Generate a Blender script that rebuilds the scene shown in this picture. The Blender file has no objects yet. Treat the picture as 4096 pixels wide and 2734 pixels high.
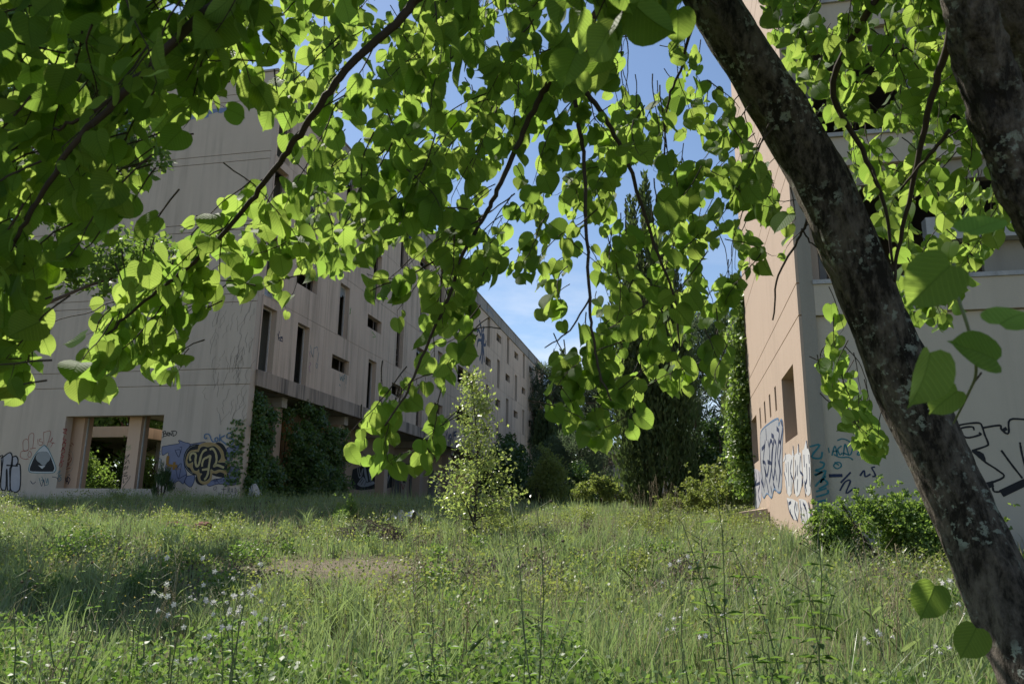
import bpy, math, random
import numpy as np
from mathutils import Vector, Matrix
R = math.radians
sc = bpy.context.scene
rng = np.random.default_rng(7)
random.seed(7)

# ------------------------------------------------------------------ camera, sky, sun, exposure
EYE = 1.25
CR = np.array([0.97780122, 0.20911343, 0.01327985])
CU = np.array([0.03397579, -0.22076961, 0.97473403])
CF = np.array([-0.20676176, 0.95264493, 0.22297359])
FPX = 3066.32
cam = bpy.data.cameras.new('camera'); camo = bpy.data.objects.new('camera', cam)
sc.collection.objects.link(camo); sc.camera = camo
camo.matrix_world = Matrix(((CR[0], CU[0], -CF[0], 0), (CR[1], CU[1], -CF[1], 0), (CR[2], CU[2], -CF[2], EYE), (0, 0, 0, 1)))
cam.sensor_width = 36; cam.lens = FPX / 4096 * 36
cam.clip_start = .05; cam.clip_end = 3000
cam.dof.use_dof = True; cam.dof.focus_distance = 18; cam.dof.aperture_fstop = 10

SUN = np.array([-.6, .42, 1.0]); SUN /= np.linalg.norm(SUN)
w = bpy.data.worlds.new('World'); sc.world = w; w.use_nodes = True
nt = w.node_tree; nt.nodes.clear()
wo = nt.nodes.new('ShaderNodeOutputWorld'); bg = nt.nodes.new('ShaderNodeBackground'); sk = nt.nodes.new('ShaderNodeTexSky')
sk.sky_type = 'NISHITA'; sk.sun_disc = False
sk.sun_elevation = math.asin(SUN[2]); sk.sun_rotation = math.atan2(SUN[0], SUN[1])
sk.air_density = 1.0; sk.dust_density = 0.35; sk.ozone_density = 2.0
tc = nt.nodes.new('ShaderNodeTexCoord'); mp = nt.nodes.new('ShaderNodeMapping'); mp.inputs['Scale'].default_value = (1, 1, 3.2)
ns = nt.nodes.new('ShaderNodeTexNoise'); ns.inputs['Scale'].default_value = 4.2; ns.inputs['Detail'].default_value = 7; ns.inputs['Roughness'].default_value = .6
cr = nt.nodes.new('ShaderNodeValToRGB'); cr.color_ramp.elements[0].position = .46; cr.color_ramp.elements[1].position = .72
sx = nt.nodes.new('ShaderNodeSeparateXYZ'); mr = nt.nodes.new('ShaderNodeMapRange'); mr.inputs['From Min'].default_value = .36; mr.inputs['From Max'].default_value = .16
mm = nt.nodes.new('ShaderNodeMath'); mm.operation = 'MULTIPLY'; mm2 = nt.nodes.new('ShaderNodeMath'); mm2.operation = 'MULTIPLY'; mm2.inputs[1].default_value = .85
mx = nt.nodes.new('ShaderNodeMix'); mx.data_type = 'RGBA'; mx.inputs['B'].default_value = (7.2, 7.4, 7.8, 1)
L = nt.links.new
L(tc.outputs['Generated'], mp.inputs['Vector']); L(mp.outputs['Vector'], ns.inputs['Vector']); L(ns.outputs['Fac'], cr.inputs['Fac'])
L(tc.outputs['Generated'], sx.inputs[0]); L(sx.outputs['Z'], mr.inputs['Value']); L(cr.outputs['Color'], mm.inputs[0]); L(mr.outputs['Result'], mm.inputs[1])
L(mm.outputs[0], mm2.inputs[0]); L(mm2.outputs[0], mx.inputs['Factor']); L(sk.outputs['Color'], mx.inputs['A']); L(mx.outputs['Result'], bg.inputs['Color']); L(bg.outputs['Background'], wo.inputs['Surface'])
bg.inputs['Strength'].default_value = 0.09
sl = bpy.data.lights.new('sun', 'SUN'); slo = bpy.data.objects.new('sun', sl); sc.collection.objects.link(slo)
sl.energy = 5.0; sl.angle = R(.53); sl.color = (1, .94, .85)
slo.rotation_euler = Vector((-SUN[0], -SUN[1], -SUN[2])).to_track_quat('-Z', 'Y').to_euler()
slo.location = (-20, 12, 40)
sc.view_settings.view_transform = 'Standard'; sc.view_settings.look = 'None'; sc.view_settings.exposure = 0.7; sc.view_settings.gamma = 1
sc.render.engine = 'CYCLES'; sc.cycles.use_denoising = True
sc.cycles.max_bounces = 8; sc.cycles.diffuse_bounces = 5; sc.cycles.transmission_bounces = 6; sc.cycles.transparent_max_bounces = 8
sc.cycles.caustics_reflective = False; sc.cycles.caustics_refractive = False

# ------------------------------------------------------------------ helpers
E3 = np.array([0, 0, EYE])
def ray(x, y):                       # photograph pixel (4096 wide) -> direction from the camera
    return (x - 2048) / FPX * CR - (y - 1367) / FPX * CU + CF
def onX(x, y, X): d = ray(x, y); return d * X / d[0] + E3
def onY(x, y, Y): d = ray(x, y); return d * Y / d[1] + E3
def at(x, y, dist): d = ray(x, y); return d / np.linalg.norm(d) * dist + E3
def project(P):
    Q = np.asarray(P, float) - E3; z = Q @ CF
    return np.stack([2048 + FPX * (Q @ CR) / z, 1367 - FPX * (Q @ CU) / z], -1), z
col = sc.collection
def tag(o, label=None, cat=None, group=None, kind=None):
    if label: o['label'] = label
    if cat: o['category'] = cat
    if group: o['group'] = group
    if kind: o['kind'] = kind
    return o
def empty(name, loc=(0, 0, 0), label=None, cat=None, group=None):
    o = bpy.data.objects.new(name, None); o.empty_display_size = .1; col.objects.link(o); o.location = loc
    return tag(o, label, cat, group)
def link(name, me, mat, parent=None, smooth=False):
    o = bpy.data.objects.new(name, me); col.objects.link(o)
    if mat is not None and len(me.materials) == 0: me.materials.append(mat)
    if parent is not None:
        o.parent = parent; o.matrix_parent_inverse = Matrix.Translation(-Vector(parent.location)) if parent.parent is None else Matrix.Identity(4)
    if smooth: me.polygons.foreach_set('use_smooth', [True] * len(me.polygons))
    return o
class MB:
    def __init__(s): s.v = []; s.f = []
    def quad(s, a, b, c, d):
        n = len(s.v); s.v += [tuple(a), tuple(b), tuple(c), tuple(d)]; s.f.append((n, n + 1, n + 2, n + 3)); return s
    def poly(s, pts):
        n = len(s.v); s.v += [tuple(p) for p in pts]; s.f.append(tuple(range(n, n + len(pts)))); return s
    def box(s, x0, x1, y0, y1, z0, z1):
        n = len(s.v)
        s.v += [(x0, y0, z0), (x1, y0, z0), (x1, y1, z0), (x0, y1, z0), (x0, y0, z1), (x1, y0, z1), (x1, y1, z1), (x0, y1, z1)]
        s.f += [tuple(n + i for i in q) for q in ((0, 3, 2, 1), (4, 5, 6, 7), (0, 1, 5, 4), (1, 2, 6, 5), (2, 3, 7, 6), (3, 0, 4, 7))]; return s
    def tube(s, pts, rad, n=8, cap=True):
        pts = [np.asarray(p, float) for p in pts]; base = len(s.v); m = len(pts)
        u = None
        for i, p in enumerate(pts):
            t = pts[min(i + 1, m - 1)] - pts[max(i - 1, 0)]; t = t / (np.linalg.norm(t) + 1e-9)
            if u is None:
                u = np.cross(t, [0, 0, 1.]) if abs(t[2]) < .9 else np.cross(t, [1., 0, 0])
            u = u - t * (u @ t); u /= np.linalg.norm(u) + 1e-9; v = np.cross(t, u)
            r = rad[i] if hasattr(rad, '__len__') else rad
            for j in range(n):
                a = 2 * math.pi * j / n; s.v.append(tuple(p + r * (math.cos(a) * u + math.sin(a) * v)))
        for i in range(m - 1):
            for j in range(n):
                a = base + i * n + j; b = base + i * n + (j + 1) % n; s.f.append((a, b, b + n, a + n))
        if cap:
            s.f.append(tuple(base + j for j in reversed(range(n)))); s.f.append(tuple(base + (m - 1) * n + j for j in range(n)))
        return s
    def mesh(s, name):
        me = bpy.data.meshes.new(name); me.from_pydata(s.v, [], s.f); me.update(); return me
    def build(s, name, mat, parent=None, smooth=False): return link(name, s.mesh(name), mat, parent, smooth)
def np_mesh(name, V, F, mat, parent=None, uv=None, rnd=None, smooth=False):
    V = np.ascontiguousarray(V, dtype=np.float32); F = np.ascontiguousarray(F, dtype=np.int32)
    me = bpy.data.meshes.new(name); m, k = F.shape
    me.vertices.add(len(V)); me.vertices.foreach_set('co', V.ravel())
    me.loops.add(F.size); me.loops.foreach_set('vertex_index', F.ravel())
    me.polygons.add(m); me.polygons.foreach_set('loop_start', np.arange(m, dtype=np.int32) * k)
    if uv is not None:
        l = me.uv_layers.new(name='UVMap'); l.data.foreach_set('uv', np.ascontiguousarray(uv[F.ravel()], dtype=np.float32).ravel())
    if rnd is not None:
        a = me.attributes.new('rnd', 'FLOAT', 'POINT'); a.data.foreach_set('value', np.ascontiguousarray(rnd, dtype=np.float32))
    me.update(calc_edges=True); me.validate()
    return link(name, me, mat, parent, smooth)
def unit(v): return v / (np.linalg.norm(v, axis=-1, keepdims=True) + 1e-9)
def smooth_path(pts, sub=6):
    P = [np.asarray(p, float) for p in pts]
    if len(P) < 3: return P
    P = [2 * P[0] - P[1]] + P + [2 * P[-1] - P[-2]]; out = []
    for i in range(1, len(P) - 2):
        for j in range(sub):
            t = j / sub; a, b, c, d = P[i - 1:i + 3]
            out.append(.5 * (2 * b + (c - a) * t + (2 * a - 5 * b + 4 * c - d) * t * t + (3 * b - a - 3 * c + d) * t ** 3))
    return out + [P[-2]]
_hash = np.random.default_rng(3).random((64, 64))
def vnoise(x, y):                    # smooth value noise 0..1
    x = np.asarray(x, float); y = np.asarray(y, float)
    xi = np.floor(x).astype(int); yi = np.floor(y).astype(int); fx = x - xi; fy = y - yi
    fx = fx * fx * (3 - 2 * fx); fy = fy * fy * (3 - 2 * fy)
    h = lambda a, b: _hash[a % 64, b % 64]
    return (h(xi, yi) * (1 - fx) + h(xi + 1, yi) * fx) * (1 - fy) + (h(xi, yi + 1) * (1 - fx) + h(xi + 1, yi + 1) * fx) * fy
def gz(x, y):                        # height of the ground
    x = np.asarray(x, float); y = np.asarray(y, float)
    a = np.where(y < 0, .03 * y, np.where(y < 24, .058 * y, 1.392 + .03 * (np.minimum(y, 110) - 24)))
    s = lambda t: np.clip(t, 0, 1) ** 2 * (3 - 2 * np.clip(t, 0, 1))
    a = a + .3 * s((y - 15.5) / 6.5) * s((-x - 5) / 6) * (1 - .6 * s((y - 30) / 20))
    return a + .16 * (vnoise(x * .35 + 9, y * .35 + 4) - .5) * s(y / 3) + .06 * (vnoise(x * 1.3, y * 1.3) - .5)

# ------------------------------------------------------------------ materials
def mat(name):
    m = bpy.data.materials.new(name); m.use_nodes = True; n = m.node_tree; n.nodes.clear()
    o = n.nodes.new('ShaderNodeOutputMaterial'); return m, n, o
def N(n, t, **k):
    q = n.nodes.new(t)
    for a, b in k.items():
        if hasattr(q, a): setattr(q, a, b)
        else: q.inputs[a].default_value = b
    return q
def mathn(n, op, a, b=None, clamp=False):
    q = n.nodes.new('ShaderNodeMath'); q.operation = op; q.use_clamp = clamp
    for i, v in enumerate((a, b)):
        if v is None: continue
        if isinstance(v, (int, float)): q.inputs[i].default_value = v
        else: n.links.new(v, q.inputs[i])
    return q.outputs[0]
def mixc(n, fac, a, b, mode='MIX'):
    q = n.nodes.new('ShaderNodeMix'); q.data_type = 'RGBA'; q.blend_type = mode
    for s, v in (('Factor', fac), ('A', a), ('B', b)):
        if isinstance(v, (int, float)): q.inputs[s].default_value = v
        elif isinstance(v, tuple): q.inputs[s].default_value = (*v, 1)[:4]
        else: n.links.new(v, q.inputs[s])
    return q.outputs['Result']
def ramp(n, v, a, b):
    q = n.nodes.new('ShaderNodeMapRange'); q.inputs['From Min'].default_value = a; q.inputs['From Max'].default_value = b; n.links.new(v, q.inputs['Value']); return q.outputs['Result']
def noise(n, vec, scale, detail=4, rough=.55, stretch=None):
    if stretch:
        m_ = N(n, 'ShaderNodeMapping'); m_.inputs['Scale'].default_value = stretch; n.links.new(vec, m_.inputs['Vector']); vec = m_.outputs[0]
    q = N(n, 'ShaderNodeTexNoise', Scale=scale, Detail=detail, Roughness=rough); n.links.new(vec, q.inputs['Vector']); return q.outputs['Fac']
def plaster(name, base, dark, light, streak=.5, blotch=.35, bump=.25, rough=.9):
    m, n, o = mat(name); g = N(n, 'ShaderNodeNewGeometry').outputs['Position']
    st = noise(n, g, 1.0, 5, .6, (3.2, 3.2, .16)); st2 = noise(n, g, .35, 3, .5); bl = noise(n, g, 1.4, 7, .62); fi = noise(n, g, 42, 3, .6)
    sf = mathn(n, 'MULTIPLY', ramp(n, st, .45, .66), ramp(n, st2, .34, .56)); sf = mathn(n, 'MULTIPLY', sf, streak, True)
    c = mixc(n, mathn(n, 'MULTIPLY', ramp(n, bl, .42, .7), blotch), base, light)
    c = mixc(n, sf, c, dark)
    c = mixc(n, mathn(n, 'MULTIPLY', ramp(n, fi, .3, .7), .14), c, dark)
    b = N(n, 'ShaderNodeBsdfPrincipled', Roughness=rough); b.inputs['Specular IOR Level'].default_value = .2
    bu = N(n, 'ShaderNodeBump', Strength=bump, Distance=.02); n.links.new(mathn(n, 'ADD', fi, mathn(n, 'MULTIPLY', bl, .8)), bu.inputs['Height'])
    n.links.new(c, b.inputs['Base Color']); n.links.new(bu.outputs[0], b.inputs['Normal']); n.links.new(b.outputs[0], o.inputs[0]); return m
def flat(name, c, rough=.7, var=.25, scale=6, metal=0):
    m, n, o = mat(name); g = N(n, 'ShaderNodeNewGeometry').outputs['Position']
    f_ = noise(n, g, scale, 5, .6); b = N(n, 'ShaderNodeBsdfPrincipled', Roughness=rough, Metallic=metal); b.inputs['Specular IOR Level'].default_value = .3
    n.links.new(mixc(n, mathn(n, 'MULTIPLY', ramp(n, f_, .35, .7), var), c, tuple(x * .5 for x in c)), b.inputs['Base Color']); n.links.new(b.outputs[0], o.inputs[0]); return m
def leafm(name, c, c2, trans, tfac=.45, rough=.45, spec=.35, veins=False):
    m, n, o = mat(name)
    at_ = N(n, 'ShaderNodeAttribute', attribute_name='rnd').outputs['Fac']; oi = N(n, 'ShaderNodeObjectInfo').outputs['Random']
    r_ = mathn(n, 'FRACT', mathn(n, 'ADD', at_, mathn(n, 'MULTIPLY', oi, .999)))
    cc = mixc(n, r_, c, c2); tcx = mixc(n, r_, trans, tuple(t * s for t, s in zip(trans, (.62, .78, .6))))
    b = N(n, 'ShaderNodeBsdfPrincipled', Roughness=rough); b.inputs['Specular IOR Level'].default_value = spec
    t = N(n, 'ShaderNodeBsdfTranslucent'); ms = N(n, 'ShaderNodeMixShader', Fac=tfac)
    if veins:
        uv = N(n, 'ShaderNodeUVMap').outputs[0]; s_ = N(n, 'ShaderNodeSeparateXYZ'); n.links.new(uv, s_.inputs[0])
        ax = mathn(n, 'ABSOLUTE', s_.outputs[0]); k = mathn(n, 'SUBTRACT', mathn(n, 'MULTIPLY', s_.outputs[1], 8.5), mathn(n, 'MULTIPLY', ax, 7.0))
        fr = mathn(n, 'ABSOLUTE', mathn(n, 'SUBTRACT', mathn(n, 'FRACT', k), .5))
        vein = ramp(n, fr, .5, .34); mid = ramp(n, ax, .035, .012)
        vm = mathn(n, 'MAXIMUM', mathn(n, 'MULTIPLY', vein, .55), mid, True)
        tcx = mixc(n, mathn(n, 'MULTIPLY', vm, .6), tcx, (.12, .22, .03)); cc = mixc(n, mathn(n, 'MULTIPLY', vm, .35), cc, (.1, .16, .04))
        bl = noise(n, uv, 3, 4); tcx = mixc(n, mathn(n, 'MULTIPLY', ramp(n, bl, .5, .8), .25), tcx, (.22, .3, .03))
        bu = N(n, 'ShaderNodeBump', Strength=.35, Distance=.004); n.links.new(mathn(n, 'SUBTRACT', 1.0, vm), bu.inputs['Height']); n.links.new(bu.outputs[0], b.inputs['Normal']); n.links.new(bu.outputs[0], t.inputs['Normal'])
    n.links.new(cc, b.inputs['Base Color']); n.links.new(tcx, t.inputs['Color'])
    n.links.new(b.outputs[0], ms.inputs[1]); n.links.new(t.outputs[0], ms.inputs[2]); n.links.new(ms.outputs[0], o.inputs[0]); return m
def barkm(name, a, b_, lich, sc_=9):
    m, n, o = mat(name); g = N(n, 'ShaderNodeTexCoord').outputs['Object']
    f1 = noise(n, g, sc_, 6, .62, (1, 1, .35)); f2 = noise(n, g, 5.5, 5, .55); f3 = noise(n, g, 60, 3, .6, (1, 1, .5))
    vo = N(n, 'ShaderNodeTexVoronoi', Scale=22.0); n.links.new(g, vo.inputs['Vector'])
    f5 = noise(n, g, 34, 6, .7, (1, 1, .4)); c = mixc(n, ramp(n, mathn(n, 'ADD', mathn(n, 'MULTIPLY', f1, .45), mathn(n, 'MULTIPLY', f5, .55)), .44, .58), a, b_)
    f4 = noise(n, g, 38, 4, .6); lm = mathn(n, 'MULTIPLY', ramp(n, f2, .45, .58), ramp(n, f4, .55, .6))
    c = mixc(n, mathn(n, 'MULTIPLY', lm, .85, True), c, lich)
    bs = N(n, 'ShaderNodeBsdfPrincipled', Roughness=.9); bs.inputs['Specular IOR Level'].default_value = .2
    bu = N(n, 'ShaderNodeBump', Strength=1.0, Distance=.025); n.links.new(mathn(n, 'ADD', mathn(n, 'MULTIPLY', f5, 1.2), mathn(n, 'MULTIPLY', f3, .4)), bu.inputs['Height'])
    n.links.new(c, bs.inputs['Base Color']); n.links.new(bu.outputs[0], bs.inputs['Normal']); n.links.new(bs.outputs[0], o.inputs[0]); return m
def glassm():
    m, n, o = mat('broken_glass'); b = N(n, 'ShaderNodeBsdfPrincipled', Roughness=.12); b.inputs['Base Color'].default_value = (.5, .55, .58, 1)
    t = N(n, 'ShaderNodeBsdfTransparent'); ms = N(n, 'ShaderNodeMixShader', Fac=.55); n.links.new(t.outputs[0], ms.inputs[1]); n.links.new(b.outputs[0], ms.inputs[2]); n.links.new(ms.outputs[0], o.inputs[0]); return m
M = dict(
    gable=plaster('gable_render', (.53, .445, .365), (.32, .27, .225), (.59, .5, .415), .45, .45),
    facade=plaster('facade_concrete', (.64, .505, .4), (.2, .16, .125), (.7, .57, .46), .5, .6, .4),
    ledge=plaster('ledge_concrete', (.42, .34, .275), (.06, .055, .05), (.42, .36, .31), 1.0, .5, .5),
    parapet=plaster('parapet_concrete', (.36, .33, .3), (.08, .075, .07), (.46, .42, .38), 1.0, .5, .4),
    salmon=plaster('salmon_render', (.42, .325, .25), (.3, .235, .18), (.46, .36, .28), .35, .3),
    blue=plaster('faded_blue_paint', (.17, .22, .38), (.3, .3, .32), (.2, .26, .44), .4, .5),
    soffit=plaster('soffit_concrete', (.4, .38, .35), (.25, .23, .2), (.45, .42, .4), .3, .4),
    grey=plaster('grey_render', (.31, .28, .23), (.18, .165, .14), (.35, .315, .265), .4, .3),
    cream=plaster('cream_render', (.5, .435, .345), (.35, .305, .24), (.55, .48, .39), .35, .4),
    post=plaster('sunlit_post_paint', (.66, .46, .33), (.4, .28, .2), (.7, .5, .37), .4, .3),  # salmon paint brightened to peach in place of sun on the posts
    sill=plaster('weathered_sill', (.42, .41, .4), (.1, .1, .1), (.55, .54, .52), .5, .7, .6),
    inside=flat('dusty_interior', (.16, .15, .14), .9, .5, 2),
    frame=flat('rusty_frame', (.2, .17, .15), .7, .6, 14), white=flat('peeling_white', (.55, .54, .52), .7, .4, 14),
    orange=flat('ochre_panel', (.42, .2, .06), .7, .3, 3), glass=glassm(),
    roof=flat('roof_gravel', (.25, .24, .23), .95, .4, 8), pipe=flat('red_paint', (.35, .07, .05), .6, .3))
INK = {k: flat('paint_' + k, c, .65, .22, 5) for k, c in dict(black=(.012, .012, .014), navy=(.02, .03, .075), white=(.5, .5, .5), silver=(.3, .31, .33), violet=(.19, .2, .29), gold=(.34, .235, .1), beige=(.42, .35, .17),
       blue=(.1, .17, .28), red=(.27, .035, .03), brown=(.27, .14, .025), teal=(.03, .17, .2), green=(.2, .33, .12), pale=(.38, .37, .4), grey=(.28, .29, .29), pink=(.35, .18, .28)).items()}
M['leaf'] = leafm('linden_leaf', (.03, .075, .014), (.05, .105, .022), (.54, .69, .13), .58, .55, .12, True)
M['twig'] = flat('twig_bark', (.06, .045, .035), .8, .4, 30)
M['bark'] = barkm('linden_bark', (.025, .021, .017), (.17, .145, .12), (.36, .4, .34))
M['bark2'] = flat('pine_bark', (.12, .085, .065), .9, .5, 6)
M['oak'] = leafm('oak_leaf', (.15, .19, .06), (.21, .24, .085), (.5, .58, .15), .45, .3, .6)
M['cyp'] = leafm('cypress_scale', (.055, .085, .035), (.1, .135, .055), (.17, .23, .07), .35, .6, .2)
M['cyp2'] = leafm('cypress_scale_sunlit', (.08, .115, .045), (.13, .165, .065), (.22, .28, .08), .35, .6, .2)  # lit copy of the cypress green, sunlight put into the tone
M['pine'] = leafm('pine_needle', (.075, .11, .07), (.13, .17, .1), (.19, .25, .12), .38, .5, .3)  # needle green lightened to stand in for haze over distance
M['ivy'] = leafm('ivy_leaf', (.045, .095, .026), (.09, .15, .04), (.26, .38, .06), .4, .35, .5)
M['laurel'] = leafm('laurel_leaf', (.04, .085, .028), (.08, .14, .045), (.1, .18, .03), .3, .35, .5)
M['shrub'] = leafm('shrub_leaf', (.1, .14, .035), (.18, .2, .07), (.4, .45, .1), .42, .45, .35)
M['bush'] = leafm('bush_leaf', (.075, .13, .032), (.13, .19, .05), (.36, .5, .09), .42, .4, .4)
M['broad'] = leafm('broadleaf_tree_leaf', (.05, .1, .028), (.1, .16, .045), (.32, .45, .08), .45, .45, .3)
M['grass'] = leafm('grass_blade', (.06, .13, .055), (.34, .36, .18), (.38, .47, .17), .42, .36, .55)
M['weed'] = leafm('weed_leaf', (.045, .1, .028), (.1, .165, .045), (.25, .38, .07), .42, .45, .35)
M['straw'] = leafm('dry_straw', (.32, .26, .16), (.42, .36, .25), (.4, .33, .18), .3, .6, .2)
M['stem'] = flat('weed_stem', (.13, .16, .07), .6, .3, 20)
M['petal'] = leafm('white_petal', (.7, .68, .68), (.75, .7, .72), (.6, .58, .55), .3, .6, .2)
M['yellow'] = leafm('yellow_petal', (.7, .55, .12), (.75, .6, .15), (.6, .45, .08), .3, .6, .2)
M['tuft'] = leafm('dry_tuft', (.1, .08, .06), (.2, .16, .13), (.12, .1, .07), .2, .8, .1)
M['wood'] = flat('red_rotten_wood', (.16, .065, .045), .9, .5, 12)
M['plastic'] = flat('dirty_plastic', (.4, .43, .46), .45, .5, 7)
def groundm():
    m, n, o = mat('meadow_soil'); g = N(n, 'ShaderNodeNewGeometry').outputs['Position']
    f1 = noise(n, g, .5, 5, .6); f2 = noise(n, g, 9, 6, .65); f3 = noise(n, g, 60, 3, .6)
    c = mixc(n, ramp(n, f1, .42, .6), (.07, .08, .03), (.16, .135, .085)); c = mixc(n, mathn(n, 'MULTIPLY', ramp(n, f2, .45, .65), .7), c, (.045, .06, .02)); c = mixc(n, mathn(n, 'MULTIPLY', ramp(n, f3, .5, .7), .5), c, (.24, .2, .14))
    vm_ = N(n, 'ShaderNodeVectorMath', operation='SUBTRACT'); n.links.new(g, vm_.inputs[0]); vm_.inputs[1].default_value = (-4.1, 9.9, .6); ln = N(n, 'ShaderNodeVectorMath', operation='LENGTH'); n.links.new(vm_.outputs[0], ln.inputs[0])
    pm_ = ramp(n, mathn(n, 'ADD', ln.outputs['Value'], mathn(n, 'MULTIPLY', f2, 3.2)), 3.3, 2.0); c = mixc(n, mathn(n, 'MULTIPLY', pm_, .8), c, mixc(n, ramp(n, f3, .35, .65), (.13, .105, .075), (.3, .24, .19)))
    b = N(n, 'ShaderNodeBsdfPrincipled', Roughness=.95); b.inputs['Specular IOR Level'].default_value = .1
    bu = N(n, 'ShaderNodeBump', Strength=.8, Distance=.04); n.links.new(mathn(n, 'ADD', f2, f3), bu.inputs['Height'])
    n.links.new(c, b.inputs['Base Color']); n.links.new(bu.outputs[0], b.inputs['Normal']); n.links.new(b.outputs[0], o.inputs[0]); return m
M['soil'] = groundm()

# ------------------------------------------------------------------ ground
xs = np.unique(np.concatenate([np.linspace(-900, -60, 15), np.linspace(-60, -20, 21), np.linspace(-20, 8, 113), np.linspace(8, 40, 17), np.linspace(40, 900, 15)]))
ys = np.unique(np.concatenate([np.linspace(-300, -6, 10), np.linspace(-6, 26, 129), np.linspace(26, 110, 43), np.linspace(110, 1500, 12)]))
gx, gy = np.meshgrid(xs, ys); V = np.stack([gx, gy, gz(gx, gy)], -1).reshape(-1, 3); nx, ny = len(xs), len(ys)
i = (np.arange(ny - 1)[:, None] * nx + np.arange(nx - 1)[None]).ravel()
tag(np_mesh('ground', V, np.stack([i, i + 1, i + 1 + nx, i + nx], 1), M['soil'], smooth=True), kind='structure')

# ------------------------------------------------------------------ building pieces
def panel(mb, axis, pos, th, u0, u1, z0, z1, holes=()):
    """wall slab; front face at pos, body towards pos+th; holes (u0,u1,z0,z1) cut with reveals"""
    us = sorted({u0, u1, *[h[0] for h in holes], *[h[1] for h in holes]}); zs = sorted({z0, z1, *[h[2] for h in holes], *[h[3] for h in holes]})
    P = (lambda d, u, z: (d, u, z)) if axis == 'X' else (lambda d, u, z: (u, d, z))
    def solid(i, j):
        if not (0 <= i < len(us) - 1 and 0 <= j < len(zs) - 1): return False
        cu = (us[i] + us[i + 1]) / 2; cz = (zs[j] + zs[j + 1]) / 2
        return not any(h[0] < cu < h[1] and h[2] < cz < h[3] for h in holes)
    a, b = pos, pos + th
    for i in range(len(us) - 1):
        for j in range(len(zs) - 1):
            if not solid(i, j): continue
            l, r, lo, hi = us[i], us[i + 1], zs[j], zs[j + 1]
            mb.quad(P(a, l, lo), P(a, r, lo), P(a, r, hi), P(a, l, hi)); mb.quad(P(b, l, lo), P(b, l, hi), P(b, r, hi), P(b, r, lo))
            if not solid(i - 1, j): mb.quad(P(a, l, lo), P(a, l, hi), P(b, l, hi), P(b, l, lo))
            if not solid(i + 1, j): mb.quad(P(a, r, lo), P(b, r, lo), P(b, r, hi), P(a, r, hi))
            if not solid(i, j - 1): mb.quad(P(a, l, lo), P(b, l, lo), P(b, r, lo), P(a, r, lo))
            if not solid(i, j + 1): mb.quad(P(a, l, hi), P(a, r, hi), P(b, r, hi), P(b, l, hi))
    return mb
def placed(name, me, mt, parent, loc):
    o = link(name, me, mt, parent); o.location = loc; return o

XF, YG = -14.6, 24.0
# ================================================== long abandoned block
B1 = empty('apartment_block', (-20, 54, 1.6), 'long abandoned concrete apartment block with staggered empty windows and graffiti on its gable', 'building')
FL = [6.27 + 2.77 * k for k in range(4)]; PT = 17.95; YE = 84.4; XB = -25.3
# gable: render bands between sunk joints
op = (-21.92, -17.85, 2.06, 4.65)
lv = [5.69, 6.26, 8.71, 9.02, 11.5, 11.81, 14.27, 14.58, 16.8, 17.1]
zb = [.9] + lv + [PT - .02]
panel(MB(), 'Y', YG + .05, .3, XB, XF, .9, PT - .04, [op]).build('gable_core', M['gable'], B1)
core = B1.children[0]
for a, b in zip(zb[:-1], zb[1:]):
    hs = [op] if a < 3 else []
    panel(MB(), 'Y', YG, .049, XB, XF, a + .012, b - .012, hs).build('render_band', M['gable'], B1)
MB().box(XB - .05, XF + .05, YG - .05, YG + .4, PT - .02, PT + .06).build('gable_coping', M['parapet'], B1)
# faded blue paint along the gable top
bl = MB(); P0 = []
for (x0, x1, z0, z1) in ((-23.4, -22.6, 17.12, 17.9), (-22.6, -21.6, 17.3, 17.9), (-21.55, -20.7, 16.83, 17.75), (-20.1, -18.9, 16.3, 16.78), (-18.9, -17.4, 16.2, 16.5), (-17.4, -16.6, 16.35, 16.6), (-21.4, -20.4, 15.9, 16.4), (-24.6, -23.5, 17.12, 17.7)):
    n_ = 9; t = [(x0 + (x1 - x0) * q / n_) for q in range(n_ + 1)]
    lo = [(x, YG - .004, z0 + .12 * random.random()) for x in t]; hi = [(x, YG - .004, z1 - .03 * random.random()) for x in reversed(t)]
    bl.poly(lo + hi)
bl.build('faded_paint', M['blue'], B1)
# facade bays: each a precast panel with its window
bays = [(24.32, 25.8, 24.45, 25.45, 'E')]
for i in range(6): c = 27.62 + 3.63 * i; bays.append((c - 1.815, c + 1.815, c - .51, c + .51, i % 2))
bays.append((47.585, 56.58, 49.85, 54.2, 'S'))
for j in range(7): c = 58.4 + 3.64 * j; bays.append((c - 1.82, c + 1.82, c - .48, c + .48, (j + 1) % 2))
bays.append((82.06, YE, 82.8, 83.6, 'E'))
fr_cache = {}
def frame_mesh(wd, ht, mull):
    key = (round(wd, 2), round(ht, 2), mull)
    if key not in fr_cache:
        b = MB(); t = .05
        b.box(0, .05, 0, t, 0, ht).box(0, .05, wd - t, wd, 0, ht).box(0, .05, t, wd - t, 0, t).box(0, .05, t, wd - t, ht - t, ht)
        if mull == 1: b.box(0.005, .045, t, wd - t, ht * .30, ht * .30 + .03).box(0.005, .045, t, wd - t, ht * .14, ht * .14 + .03).box(.005, .045, t, wd - t, ht * .45, ht * .45 + .03)
        if mull == 2: b.box(0.005, .045, wd * .7, wd * .7 + .05, t, ht - t)
        fr_cache[key] = b.mesh('window')
    return fr_cache[key]
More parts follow.
